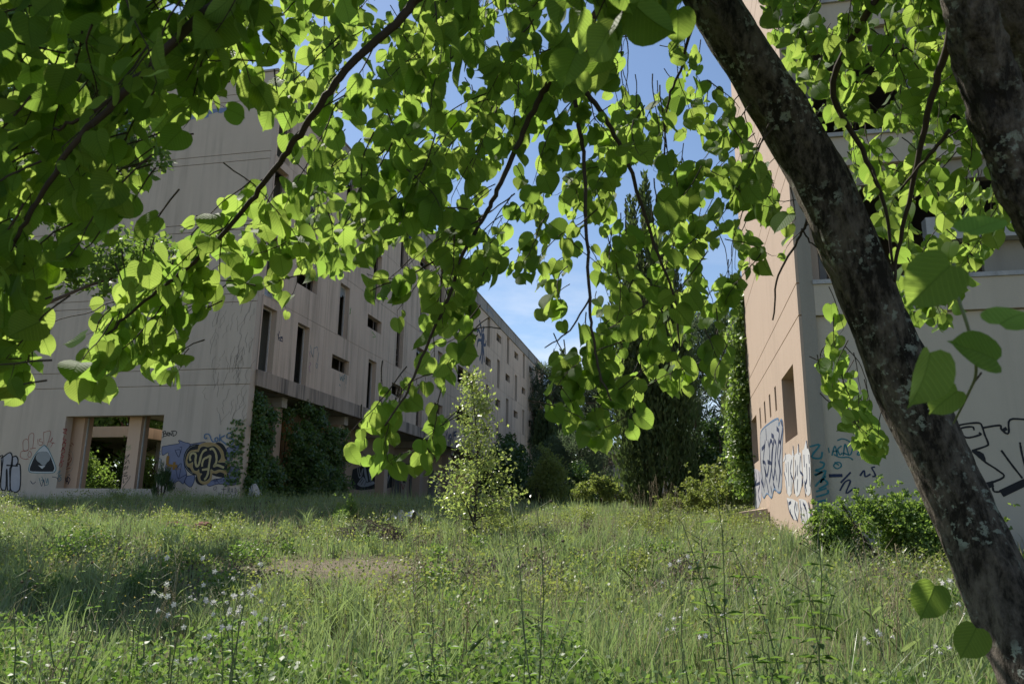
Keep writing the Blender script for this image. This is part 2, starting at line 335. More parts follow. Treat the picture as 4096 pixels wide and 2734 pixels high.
def shard(wd, ht, mode):
    """what is left of a broken pane: jagged remains along the frame"""
    b = MB(); t = .05; n_ = 9
    if mode == 'top':
        lo = [(.03, t + (wd - 2 * t) * q / n_, ht - t - ht * (.05 + .16 * random.random() + (.2 if q < 3 else 0))) for q in range(n_ + 1)]
        b.poly(lo + [(.03, wd - t, ht - t), (.03, t, ht - t)])
    elif mode == 'half':
        lo = [(.03, t + (wd - 2 * t) * q / n_, ht * (.62 + .13 * math.sin(q * 1.9) + .05 * random.random())) for q in range(n_ + 1)]
        b.poly(lo + [(.03, wd - t, ht - t), (.03, t, ht - t)])
    else:
        hi = [(.03, t + (wd - 2 * t) * q / n_, t + ht * (.06 + .12 * random.random())) for q in range(n_ + 1)]
        b.poly([(.03, t, t), (.03, wd - t, t)] + hi[::-1])
    return b.mesh('pane')
wi = 0
for (y0, y1, a, b, kind) in bays:
    for k, z in enumerate(FL):
        top = FL[k + 1] if k < 3 else 17.07
        tall = kind == 'E' or (kind != 'S' and (k + kind) % 2 == 0)
        if kind == 'S': h = (a, b, z + 1.2, z + 2.4)
        elif tall: h = (a, b, z + .03, min(z + 2.44, top - .06))
        else: m_ = (a + b) / 2; h = (m_ - .9, m_ + .9, z + 1.2, z + 1.84)
        panel(MB(), 'X', XF - .002 * (k % 2), -.32, y0 + .006, y1 - .006, z + .008, top - .006, [h]).build('facade_panel', M['facade'], B1)
        wd, ht = h[1] - h[0], h[3] - h[2]; wi += 1
        if kind == 'S': continue
        fm = frame_mesh(wd, ht, (1 if (tall and wi % 3 == 0) else 0) if tall else 2)
        o = placed('window', fm, M['white'] if wi % 4 == 1 else M['frame'], B1, (XF - .27, h[0], h[2]))
        r_ = random.random()
        if r_ < .7:
            p = link('pane', shard(wd, ht, 'half' if r_ < .2 else 'top' if r_ < .5 else 'bottom'), M['glass']); p.parent = o
# ledge, parapet, coping
MB().box(XF - .35, XF + .1, 24.32, 56.6, 5.69, 6.27).build('ledge_beam', M['ledge'], B1)
for (a, b) in ((24.32, 36.5), (36.51, 48.6), (48.61, 60.7), (60.71, 72.8), (72.81, YE)):
    MB().box(XF - .3, XF + .07, a, b, 17.075, PT - .03).build('parapet_panel', M['parapet'], B1)
    MB().box(XF - .36, XF + .11, a, b, PT - .028, PT + .05).build('coping', M['parapet'], B1)
MB().box(XF - .3, XF - .01, 56.6, YE, 1.5, 6.27).build('lower_wall', M['facade'], B1)
MB().box(XB, XB + .25, YG + .36, YE, 5.7, PT).build('rear_wall', M['gable'], B1)
MB().box(XB, XF - .33, YE - .3, YE, 1.5, PT).build('end_wall', M['facade'], B1)
MB().box(XB + .26, XF - .34, YG + .37, YE - .31, 17.2, 17.45).build('roof', M['roof'], B1)
MB().box(XB + .01, XF - .36, YG + .36, YE - .31, 5.7, 6.2).build('first_floor_slab', M['soffit'], B1)
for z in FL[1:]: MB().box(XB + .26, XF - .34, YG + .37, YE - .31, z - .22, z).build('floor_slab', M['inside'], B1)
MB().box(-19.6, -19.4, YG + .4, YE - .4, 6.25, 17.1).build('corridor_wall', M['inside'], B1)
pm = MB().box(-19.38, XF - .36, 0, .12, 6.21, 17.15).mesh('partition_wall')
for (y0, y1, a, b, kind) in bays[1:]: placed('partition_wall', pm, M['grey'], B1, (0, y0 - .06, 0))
# stair tower on the roof
b = MB(); panel(b, 'X', XF + .02, -.3, 45.9, 49.4, PT + .055, 19.55, [(47.9, 48.25, 18.5, 18.95)]); b.box(XF - 3.4, XF - .29, 45.9, 46.15, PT + .055, 19.55).box(XF - 3.4, XF - .29, 49.15, 49.4, PT + .055, 19.55).box(XF - 3.4, XF - 3.15, 46.15, 49.15, PT + .055, 19.55)
b.build('stair_tower', M['parapet'], B1); MB().box(XF - 3.5, XF + .12, 45.8, 49.5, 19.56, 19.7).build('tower_roof', M['parapet'], B1)
# open ground floor
for y in (27.2, 33.0, 38.8, 44.6, 50.4):
    MB().box(-15.65, -15.15, y - .25, y + .25, 1.2, 5.3).build('column', M['salmon'], B1)
    MB().box(-16.9, XF - .36, y - .2, y + .2, 5.302, 5.69).build('soffit_beam', M['soffit'], B1)
MB().box(-17.1, -16.9, YG + .36, 56.5, 1.2, 5.69).build('recess_wall', M['salmon'], B1)
MB().box(-16.88, -16.6, 55.5, 56.5, 1.2, 5.69).build('recess_end', M['grey'], B1)
for (a, b, z0, z1) in ((34.0, 35.2, 2.0, 5.4), (36.0, 37.3, 4.9, 5.5), (30.6, 31.6, 2.2, 5.2)):
    MB().box(-16.89, -16.84, a, b, z0, z1).build('ochre_panel', M['orange'], B1)
for a in (36.05, 36.3, 36.75, 37.2, 44.2, 44.5, 45.6): MB().box(-16.85, -16.79, a, a + .07, 1.6, 4.88).build('pipe', M['white'] if a < 37 else M['frame'], B1)
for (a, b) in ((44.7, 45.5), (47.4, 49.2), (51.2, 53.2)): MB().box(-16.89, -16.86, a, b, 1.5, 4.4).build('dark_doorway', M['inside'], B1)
for (x, y) in ((-21.8, 24.75), (-19.38, 24.75)):
    MB().box(x - .3, x + .22, y - .2, y + .25, 1.2, 5.69).build('column', M['post'], B1)
    MB().box(x + .222, x + .262, y - .06, y + .0, 1.5, 5.68).build('pipe', M['white'], B1)
for y in (24.9, 28.2, 31.9, 42): MB().box(XB + .01, XB + .35, y - .2, y + .2, 1.2, 5.69).build('column', M['salmon'], B1)
MB().box(-17.14, -17.1, 25.0, 40, 5.2, 5.68).build('soffit_beam', M['salmon'], B1)

# ================================================== near block
XR, YR, YRB = 2.157, 13.8, 24.1
B2 = empty('apartment_building', (6, 19, .9), 'salmon apartment building with deep loggias behind the leaning trunk, silver graffiti on its sunlit wall', 'building')
holes = [(14.85, 16.55, 2.8, 4.12), (22.1, 23.75, 2.86, 4.12)] + [(y, y + .29, 3.62, 4.16) for y in (17.53, 18.64, 19.77, 20.93)]
lv2 = [4.78, 5.37, 7.55, 8.14, 10.32, 10.91, 13.1, 13.68, 15.9]
zz = [-.2] + lv2 + [17.1]
for a, b in zip(zz[:-1], zz[1:]):
    panel(MB(), 'X', XR, .05, YR + .002, YRB, a + .012, b - .012, holes if a < 1 else []).build('render_band', M['salmon'], B2)
panel(MB(), 'X', XR + .051, .4, YR + .3, YRB, -.2, 17.0, holes).build('side_wall_core', M['salmon'], B2)
MB().box(XR - .05, 14, YR - .05, YRB + .05, 17.0, 17.2).build('roof', M['parapet'], B2)
MB().box(XR + .46, 14, YRB - .3, YRB - .01, -.2, 17).build('rear_wall', M['grey'], B2)
for h in holes:
    b = MB(); t = .05; b.box(XR + .34, XR + .39, h[0], h[0] + t, h[2], h[3]).box(XR + .34, XR + .39, h[1] - t, h[1], h[2], h[3]).box(XR + .34, XR + .39, h[0] + t, h[1] - t, h[2], h[2] + t).box(XR + .34, XR + .39, h[0] + t, h[1] - t, h[3] - t, h[3])
    if h[1] - h[0] > 1: b.box(XR + .35, XR + .38, h[0] + .6, h[0] + .65, h[2] + t, h[3] - t)
    b.build('window', M['frame'], B2)
MB().tube([(XR + .3, 14.95, 4.1), (XR + .25, 15.1, 3.6), (XR + .3, 15.0, 2.9)], .018, 6).build('hanging_cable', M['frame'], B2)
# front
panel(MB(), 'Y', YR, .3, XR + .0505, 2.44, -.2, 16.99).build('corner_pilaster', M['grey'], B2)
panel(MB(), 'Y', YR + .08, .22, 2.441, 14, -.2, 4.76).build('front_panel', M['cream'], B2)
for k in range(5):
    z = 4.77 + 2.79 * k
    if z > 15: break
    MB().box(2.442, 14, YR + (.0 if k == 0 else .02), YR + .22, z, z + .56).build('loggia_parapet', M['cream'], B2)
    MB().box(2.43, 14, YR - .03, YR + .26, z + .562, z + .64).build('loggia_sill', M['sill'], B2)
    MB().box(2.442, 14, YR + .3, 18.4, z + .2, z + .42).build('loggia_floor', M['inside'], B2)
    MB().box(5.9, 14, YR + .1, YR + .34, z + 1.3, z + 1.72).build('transom_beam', M['sill'], B2)
    MB().box(4.4, 5.898, YR + .1, YR + .34, z + 1.3, z + 1.72).build('transom_beam', M['sill'], B2)
    MB().box(5.33, 9, YR + .36, YR + .46, z + .641, z + 1.3).build('loggia_screen', M['grey'], B2)
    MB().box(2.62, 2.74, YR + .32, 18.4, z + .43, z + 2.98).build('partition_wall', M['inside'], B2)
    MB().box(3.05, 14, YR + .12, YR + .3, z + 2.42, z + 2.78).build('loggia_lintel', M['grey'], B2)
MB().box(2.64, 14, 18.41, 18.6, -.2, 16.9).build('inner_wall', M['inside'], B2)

# ================================================== graffiti (flat paint on the walls)
def G0(name, parent, color, wall, reg, strokes=(), fills=(), width=.05, layer=1):
    """strokes / fills in crop pixels reg=(x0,y0,scale), thrown on the wall plane"""
    ax, pos, sgn = wall; d = pos + sgn * (.003 + .002 * layer); b = MB()
    f_ = (lambda p: onX(reg[0] + p[0] * reg[2], reg[1] + p[1] * reg[2], d)) if ax == 'X' else (lambda p: onY(reg[0] + p[0] * reg[2], reg[1] + p[1] * reg[2], d))
    for s in strokes:
        wd = width
        if isinstance(s[0], (int, float)): wd, s = s[0], s[1]
        P = smooth_path([f_(p) for p in s], 4); nrm = np.array([1., 0, 0]) if ax == 'X' else np.array([0, 1., 0]); L_, R_ = [], []
        for i, p in enumerate(P):
            t = P[min(i + 1, len(P) - 1)] - P[max(i - 1, 0)]; t /= np.linalg.norm(t) + 1e-9; sd = np.cross(t, nrm)
            jit = wd / 2 * (.85 + .3 * random.random()); L_.append(p + sd * jit); R_.append(p - sd * jit)
        for i in range(len(P) - 1): b.quad(L_[i], L_[i + 1], R_[i + 1], R_[i])
    for q in fills:
        pts = smooth_path([f_(p) for p in list(q) + [q[0]]], 2)[:-1]; b.poly(pts)
    if 'tag' in name or 'outline' in name or 'lines' in name or 'shine' in name: return tag(b.build(name, INK[color], parent), kind='stuff')
    return b.build(name, INK[color], parent)
def G(name, parent, color, wall, reg, strokes=(), fills=(), width=.05, layer=1):
    if 'tag' in name or 'outline' in name or 'lines' in name or 'shine' in name: return G0(name, parent, color, wall, reg, strokes, fills, width, layer)
    for s in strokes: G0(name, parent, color, wall, reg, [s], (), width, layer + .1 * random.random())
    for q in fills: G0(name, parent, color, wall, reg, (), [q], width, layer + .1 * random.random())
def circ(cx, cy, rx, ry, n=18, a0=0, a1=6.2832): return [(cx + rx * math.cos(a0 + (a1 - a0) * i / n), cy + ry * math.sin(a0 + (a1 - a0) * i / n)) for i in range(n + 1)]
WG = ('Y', YG, -1); g1 = (0, 1600, .298); g2 = (600, 1650, .2296)
# purple letters, black disc, gold and beige bubble letters
fp = [[(208, 588), (350, 560), (508, 532), (497, 492), (512, 478), (600, 512), (700, 548), (640, 660), (592, 800), (605, 950), (640, 1070), (605, 1170), (575, 1238), (495, 1182), (360, 1258), (300, 1180), (264, 1050), (272, 930), (300, 800), (318, 692), (215, 735)],
      [(1340, 612), (1450, 570), (1565, 552), (1560, 622), (1430, 742), (1432, 820), (1330, 818)], [(1380, 945), (1432, 926), (1558, 982), (1515, 1240), (1200, 1236), (1030, 1276), (1010, 1200), (1300, 1110)], [(640, 1102), (780, 1096), (720, 1288), (604, 1212)], [(700, 545), (960, 508), (900, 560), (720, 620)]]
G('graffiti_letter_fill', B1, 'violet', WG, g2, fills=fp, layer=1)
G('graffiti_outline', B1, 'navy', WG, g2, strokes=[q + [q[0]] for q in fp] + [[(435, 652), (525, 645), (500, 768), (435, 652)], [(515, 600), (555, 605), (505, 770)], [(450, 985), (545, 880), (495, 1150), (450, 985)], [(495, 1150), (640, 1070)]], width=.022, layer=2)
G('graffiti_disc', B1, 'black', WG, g2, fills=[circ(810, 815, 228, 272)[:-1], circ(1190, 760, 158, 245)[:-1], [(1050, 1010), (1350, 1050), (1350, 1120), (1220, 1120), (1090, 1080)], circ(900, 1150, 110, 110)[:-1]], layer=3)
G('graffiti_shine', B1, 'grey', WG, g2, strokes=[circ(810, 815, 205, 250, 10, 1.9, 4.6)], width=.012, layer=4)
gold = [(620, 830), (650, 720), (720, 650), (830, 635), (840, 580), (900, 530), (1010, 512), (1130, 530), (1220, 590), (1280, 680), (1305, 800), (1370, 850), (1395, 950), (1370, 1035), (1338, 1062), (1340, 1100), (1312, 1122), (1292, 1100), (1290, 1060), (1220, 1030), (1150, 1062), (1085, 1050), (1080, 1130), (1040, 1210), (960, 1248), (880, 1225), (835, 1160), (810, 1070), (740, 1040), (700, 960), (650, 935), (622, 880)]
G('graffiti_letter_fill', B1, 'gold', WG, g2, fills=[gold], layer=5)
inner = [(645, 830), (680, 720), (740, 668), (840, 675), (870, 612), (930, 578), (1010, 592), (1110, 572), (1190, 632), (1238, 730), (1232, 800), (1190, 858), (1300, 862), (1350, 920), (1345, 992), (1290, 1002), (1200, 990), (1120, 1016), (1060, 985), (1052, 1080), (1030, 1150), (960, 1195), (890, 1180), (872, 1110), (905, 1062), (862, 1050), (850, 985), (820, 1012), (770, 1002), (742, 940), (745, 860), (700, 882), (660, 880)]
G('graffiti_outline', B1, 'beige', WG, g2, strokes=[inner + [inner[0]]], width=.014, layer=7)
G('graffiti_letter_fill', B1, 'black', WG, g2, fills=[inner], layer=6)
G('graffiti_letters', B1, 'beige', WG, g2, strokes=[[(708, 835), (692, 780), (720, 712), (768, 702), (800, 742), (790, 830), (800, 900), (820, 932), (850, 900), (872, 820), (892, 740), (930, 670), (988, 636)], [(908, 935), (912, 870), (940, 805), (1000, 772), (1050, 748), (1042, 820), (1022, 960), (1010, 1050), (982, 1120), (946, 1166)], [(906, 992), (1002, 980)], [(1040, 640), (1090, 622), (1140, 690), (1160, 790), (1150, 870), (1110, 932), (1180, 912), (1290, 955)]], width=.078, layer=8)
G('graffiti_tag', B1, 'black', WG, g2, strokes=[[(228, 325), (236, 400), (218, 436)], [(215, 340), (262, 318), (272, 350), (240, 366), (286, 366), (290, 395), (232, 408)], [(292, 372), (322, 356), (318, 340), (298, 348), (296, 386), (328, 394)], [(332, 408), (342, 340)], [(342, 340), (372, 396)], [(372, 396), (386, 335)], [(398, 330), (402, 402)], [(366, 322), (440, 316), (466, 345), (442, 386), (396, 408)]], width=.028, layer=1)
G('graffiti_tag', B1, 'blue', WG, g2, strokes=[[(990, 428), (975, 450), (948, 430), (955, 380), (1000, 366), (1038, 390), (1060, 450), (1090, 500), (1130, 500)], [(1130, 440), (1168, 428), (1185, 465), (1160, 503), (1132, 480), (1130, 440)], [(1216, 370), (1210, 500)], [(1302, 390), (1222, 452), (1320, 545)], [(1472, 392), (1370, 350), (1335, 432), (1452, 462), (1442, 530), (1390, 560), (1318, 552)]], width=.042, layer=9)
G('graffiti_number', B1, 'brown', WG, g2, strokes=[[(315, 748), (302, 860), (330, 912), (475, 928)], [(425, 855), (412, 990)]], width=.1, layer=9)
G('graffiti_tag', B1, 'brown', WG, g2, strokes=[[(280, 940), (318, 935)], [(298, 940), (294, 985)], [(318, 930), (314, 985)], [(316, 965), (334, 960), (332, 985)], [(345, 970), (368, 965), (350, 958), (345, 982), (372, 985)], [(470, 960), (455, 985), (490, 985), (480, 960)], [(500, 960), (520, 985), (540, 958)]], width=.014, layer=10)
G('graffiti_tag', B1, 'navy', WG, g2, strokes=[[(1130, 1150), (1132, 1240)], [(1090, 1165), (1150, 1145), (1155, 1180), (1095, 1200)], [(1165, 1195), (1160, 1150), (1195, 1155), (1170, 1180), (1220, 1245)], [(1205, 1160), (1260, 1160)], [(1215, 1195), (1262, 1192)], [(1280, 1150), (1300, 1250)], [(1270, 1175), (1330, 1150), (1318, 1215)], [(1318, 1165), (1362, 1160)], [(1322, 1190), (1355, 1188)], [(1370, 1215), (1372, 1152), (1415, 1160), (1380, 1185), (1430, 1248)], [(1420, 1165), (1490, 1165)], [(1425, 1190), (1480, 1188)], [(1410, 1215), (1500, 1215)],
   [(1285, 1390), (1290, 1285), (1370, 1280)], [(1240, 1325), (1330, 1330)], [(1355, 1385), (1362, 1300), (1395, 1320), (1365, 1345), (1435, 1450)], [(1410, 1390), (1430, 1310), (1445, 1400)], [(1410, 1360), (1445, 1362)], [(1465, 1475), (1485, 1380), (1480, 1300), (1515, 1360), (1485, 1395)], [(1110, 1295), (1110, 1340), (1150, 1330), (1158, 1285), (1120, 1290)], [(1195, 1380), (1200, 1440)], [(1200, 1385), (1235, 1430), (1240, 1365)], [(1280, 1370), (1290, 1430)]], width=.013, layer=9)
G('graffiti_tag', B1, 'blue', WG, g2, strokes=[[(190, 665), (165, 690), (185, 730)], [(180, 780), (160, 800), (200, 815), (165, 850), (200, 870)], [(165, 925), (195, 940), (190, 905), (165, 925)], [(150, 985), (150, 1020)], [(200, 1060), (160, 1075), (200, 1090), (140, 1060)], [(130, 1160), (175, 1110), (190, 1180), (140, 1190)]], width=.02, layer=1)
# rounded triangle with a grey ball, white letters, red outlines
tri = lambda s: [(565 + (x - 565) * s, 860 + (y - 860) * s) for x, y in ((592, 604), (645, 655), (700, 770), (748, 895), (738, 950), (700, 972), (565, 974), (430, 970), (388, 940), (398, 868), (450, 760), (525, 660))]
G('graffiti_badge_edge', B1, 'teal', WG, g1, fills=[tri(1.04)], layer=1); G('graffiti_badge', B1, 'white', WG, g1, fills=[tri(.985)], layer=2)
G('graffiti_badge_field', B1, 'black', WG, g1, fills=[[(508, 700), (545, 688), (625, 688), (668, 735), (705, 830), (730, 905), (715, 945), (690, 956), (430, 952), (400, 930), (410, 880), (470, 745)]], layer=3)
G('graffiti_badge_ball', B1, 'grey', WG, g1, fills=[circ(578, 765, 97, 82)[:-1], [(530, 830), (630, 830), (600, 868), (560, 868)]], layer=4); G('graffiti_badge_mark', B1, 'white', WG, g1, fills=[[(512, 870), (560, 880), (612, 870), (575, 910), (560, 915)]], layer=5)
fw = [[(15, 770), (40, 760), (130, 700), (165, 760), (160, 890), (130, 920), (135, 1190), (100, 1190), (95, 950), (85, 950), (75, 1190), (10, 1170), (20, 950)], [(165, 760), (215, 750), (240, 790), (238, 840), (215, 870), (270, 875), (262, 1195), (140, 1195), (150, 890)]]
G('graffiti_letter_fill', B1, 'pale', WG, g1, fills=fw, layer=1); G('graffiti_outline', B1, 'black', WG, g1, strokes=[q + [q[0]] for q in fw] + [[(85, 870), (240, 880)], [(-30, 770), (40, 760), (0, 1100)]], width=.05, layer=2)
G('graffiti_tag', B1, 'red', WG, g1, strokes=[[(310, 660), (312, 545), (375, 530), (382, 660), (330, 675), (310, 660)], [(382, 530), (390, 470), (430, 440), (455, 470), (440, 640)], [(380, 660), (340, 680), (285, 690), (275, 760), (340, 790), (385, 780)], [(400, 650), (480, 640)], [(370, 740), (395, 680), (425, 720), (400, 765), (372, 745)], [(505, 520), (512, 590)], [(555, 520), (530, 520), (530, 550), (570, 560), (560, 600), (520, 600)], [(585, 430), (590, 590)], [(585, 430), (680, 420), (630, 610), (610, 605)], [(640, 560), (690, 540), (705, 500), (680, 560), (740, 580)], [(715, 560), (680, 630)]], width=.018, layer=1)
G('graffiti_tag', B1, 'red', WG, g1, strokes=[[(845, 380), (900, 400), (845, 430), (895, 450)], [(850, 400), (895, 385), (880, 440)], [(868, 480), (845, 520), (890, 530), (850, 560), (888, 575)], [(830, 600), (865, 560), (878, 610), (840, 640), (870, 650)], [(815, 690), (850, 640), (870, 690), (820, 720), (860, 750)], [(805, 770), (850, 760), (815, 820), (860, 810)], [(790, 880), (810, 830), (838, 850), (815, 900)]], width=.026, layer=1)
G('graffiti_tag', B1, 'teal', WG, g1, strokes=[[(760, 990), (810, 940), (780, 1010), (825, 1000)], [(770, 1060), (800, 1020), (820, 1060), (790, 1085)], [(525, 1040), (540, 1110)], [(560, 1020), (600, 1130)], [(545, 1080), (580, 1060)], [(610, 1040), (625, 1110), (640, 1050)], [(640, 1040), (650, 1120), (600, 1140)]], width=.02, layer=1)
G('graffiti_tag', B1, 'navy', WG, g1, strokes=[[(700, 1025), (765, 1040), (785, 1085)], [(410, 1080), (440, 1120), (480, 1090)], [(540, 1100), (560, 1150), (585, 1060), (600, 1150)], [(1470, 1200), (1490, 1260), (1520, 1210)], [(1500, 1200), (1530, 1280)], [(1545, 1220), (1560, 1290), (1580, 1240)], [(1480, 1250), (1590, 1280)], [(1600, 1300), (1640, 1290), (1660, 1240)]], width=.022, layer=1)
# tags on the two posts in the opening
WC = ('Y', 24.55, -1)
G('graffiti_tag', B1, 'red', WC, g1, strokes=[[(960, 610), (900, 600), (890, 640), (935, 660)], circ(910, 760, 30, 40), circ(912, 765, 50, 75, 14, 0, 5.2), [(870, 880), (930, 850), (880, 920), (945, 905)], [(960, 570), (990, 600)]], width=.022)
G('graffiti_tag', B1, 'grey', WC, g1, strokes=[circ(915, 775, 68, 110), circ(905, 870, 78, 90, 14, .3, 2.9)], width=.012)
G('graffiti_tag', B1, 'navy', WC, g1, strokes=[[(825, 1110), (860, 990), (880, 1080)], [(845, 1060), (880, 1040)], [(885, 1120), (900, 1030), (915, 1110)], [(880, 1090), (915, 1080)], [(905, 1020), (940, 1060), (910, 1130)], [(925, 990), (930, 1010)]], width=.03)
G('graffiti_tag', B1, 'black', WC, g1, strokes=[[(1690, 740), (1670, 790), (1740, 720), (1690, 800)], [(1660, 820), (1700, 830), (1670, 860), (1720, 800), (1735, 850)], [(1645, 920), (1690, 880), (1660, 940), (1720, 880), (1700, 930)], [(1630, 1000), (1710, 960), (1660, 1010), (1715, 1000)], [(1625, 1030), (1690, 1015), (1720, 1040), (1680, 1055)], [(1655, 1040), (1655, 1090)], circ(1656, 1100, 9, 9), [(1640, 1180), (1735, 1050), (1745, 1010)]], width=.018)
G('graffiti_tag', B1, 'green', WC, g1, strokes=[[(1710, 605), (1685, 610), (1700, 630), (1680, 645)], [(1715, 610), (1715, 645), (1735, 625), (1715, 620)], [(1742, 605), (1742, 645)], [(1760, 595), (1742, 625), (1762, 640)], [(1690, 670), (1755, 655)]], width=.012)
# dried creeper lines clinging to the gable
b = MB()
for i in range(70):
    x = -16.6 + 1.9 * random.random() ** .6; z = 4.2 + 5.2 * random.random(); P = []
    for k in range(6): P.append(np.array([x, YG - .006, z])); x += random.gauss(.02, .05); z += .05 + .12 * random.random()
    for a_, c_ in zip(P[:-1], P[1:]): b.quad(a_ + np.array([-.005, 0, 0]), a_ + np.array([.005, 0, 0]), c_ + np.array([.005, 0, 0]), c_ + np.array([-.005, 0, 0]))
tag(b.build('dried_creeper', M['frame'], B1), kind='stuff')
# facade tags
WF_ = ('X', XF, 1); r2 = (950, 1250, .5102); r5 = (1000, 800, .4785); r1 = (1750, 950, .3509); r6 = (1500, 850, .3347); rb = (1350, 1700, .4095)
G('graffiti_tag', B1, 'navy', WF_, r2, strokes=[[(315, 165), (325, 215)], [(330, 145), (320, 195), (350, 190), (335, 210)], [(350, 185), (355, 215)], [(330, 215), (356, 226)]], width=.04)
G('graffiti_tag', B1, 'grey', WF_, r2, strokes=[[(572, 255), (590, 345), (600, 275)], [(600, 280), (625, 270), (630, 300)], [(570, 300), (595, 350)], [(638, 310), (625, 385)], circ(621, 415, 6, 18)], width=.045)
G('graffiti_tag', B1, 'pink', WF_, r2, strokes=[[(560, 300), (572, 350)], [(565, 390), (575, 400), (560, 430)], [(560, 420), (570, 470)]], width=.03)
G('graffiti_tag', B1, 'teal', WF_, r2, strokes=[[(802, 478), (808, 530), (815, 500), (822, 535), (826, 490)], [(832, 540), (834, 495), (845, 492)], [(832, 515), (842, 515)], [(853, 495), (850, 560)], [(848, 582), (849, 588)], [(798, 560), (806, 575)]], width=.04)
G('graffiti_tag', B1, 'green', WF_, r5, strokes=[[(835, 905), (842, 950)], [(845, 900), (833, 955)], [(1020, 1100), (1050, 1140), (1025, 1145)]], width=.05)
G('graffiti_block', B1, 'navy', WF_, r6, fills=[[(400, 250), (430, 190), (560, 300), (560, 430), (450, 545), (395, 480)], [(650, 560), (690, 580), (675, 640), (660, 620)]], layer=1)
G('graffiti_letters', B1, 'beige', WF_, r6, fills=[[(440, 215), (455, 190), (545, 260), (530, 300), (440, 250)], [(425, 320), (440, 290), (500, 345), (490, 380), (460, 370), (460, 440), (525, 470), (520, 500), (465, 500), (420, 440)]], layer=2)
G('graffiti_creature', B1, 'navy', WF_, r1, fills=[[(505, 1100), (530, 1090), (538, 1150), (520, 1230), (495, 1210)]], strokes=[(.32, [(478, 940), (500, 1040), (505, 1120)]), (.3, [(530, 1015), (515, 1080)]), (.3, [(450, 1070), (470, 1050), (495, 1120)]), (.25, [(450, 1245), (465, 1170), (500, 1170)]), (.25, [(555, 1170), (545, 1225), (520, 1210)]), (.3, [(480, 1400), (500, 1320), (505, 1220)]), (.3, [(505, 1440), (515, 1330), (510, 1220)]), (.3, [(535, 1420), (528, 1320), (520, 1230)])])
WP = ('X', XF + .07, 1)
G('graffiti_tag', B1, 'black', WP, r1, strokes=[[(345, 545), (345, 600), (358, 610)], [(385, 575), (368, 575), (370, 620), (385, 632)], [(372, 600), (384, 606)], [(398, 630), (398, 590), (415, 600)], [(398, 610), (412, 616)], [(425, 660), (430, 628), (440, 670)], [(450, 640), (452, 680)]], width=.1)
G('graffiti_tag', B1, 'blue', WP, r1, strokes=[[(560, 770), (556, 815), (572, 830)], [(580, 800), (585, 845), (595, 800)], [(605, 870), (608, 830), (620, 880)], [(628, 850), (630, 890), (642, 900)]], width=.1)
G('graffiti_tag', B1, 'red', WF_, r1, strokes=[[(305, 1310), (310, 1350)], [(325, 1310), (330, 1360), (340, 1330)], [(335, 1350), (350, 1400), (365, 1360)]], width=.07)
WL = ('X', XF + .1, 1)
G('graffiti_letters', B1, 'navy', WL, rb, strokes=[[(1135, 140), (1140, 75), (1165, 60)], [(1140, 100), (1160, 95)], [(1120, 150), (1105, 90), (1085, 130)], [(1060, 110), (1075, 60)]], width=.14)
# black and white mural on the recessed wall
WM = ('X', -16.9, 1)
G('mural_field', B1, 'black', WM, rb, fills=[[(148, 430), (250, 395), (380, 385), (538, 430), (545, 600), (340, 622), (145, 620)]], layer=1)
mw = [[(190, 575), (250, 500), (290, 560), (330, 540), (370, 565), (300, 595), (230, 600)], [(255, 400), (275, 400), (290, 480), (300, 540), (285, 555), (262, 480)], [(300, 420), (330, 415), (340, 520), (315, 545)], [(360, 400), (395, 390), (385, 450), (420, 540), (395, 560), (365, 480)], [(400, 410), (450, 400), (445, 430), (430, 560), (410, 550)], [(460, 440), (500, 430), (480, 470), (505, 520), (470, 600), (445, 580), (475, 530), (455, 480)], [(505, 480), (520, 470), (498, 560), (490, 540)]]
G('mural_letters', B1, 'silver', WM, rb, fills=mw, layer=2); G('mural_lines', B1, 'black', WM, rb, strokes=[q + [q[0]] for q in mw[1:]] + [[(215, 560), (245, 520)], [(230, 580), (262, 530)], [(265, 585), (280, 540)], [(320, 430), (325, 530)]], width=.05, layer=3)
G('mural_lines', B1, 'silver', WM, rb, strokes=[[(195, 400), (200, 460), (215, 510), (240, 480), (250, 420)], [(210, 410), (225, 480), (245, 430)]], width=.09, layer=2)
G('graffiti_tag', B1, 'black', ('X', -16.9, 1), rb, strokes=[[(640, 370), (725, 395)], [(650, 400), (720, 375)], [(640, 440), (670, 410), (650, 470)], [(635, 500), (660, 490), (640, 540), (665, 560)], [(700, 470), (715, 500), (700, 540)], [(705, 580), (715, 610), (700, 640)], [(640, 560), (665, 520)], [(760, 520), (780, 560), (755, 600)]], width=.1)
G('graffiti_tag', B1, 'red', ('X', -16.9, 1), rb, strokes=[[(625, 570), (640, 620), (655, 580)], [(975, 560), (980, 500), (1010, 510), (1005, 560)], [(740, 540), (775, 520)]], width=.1)
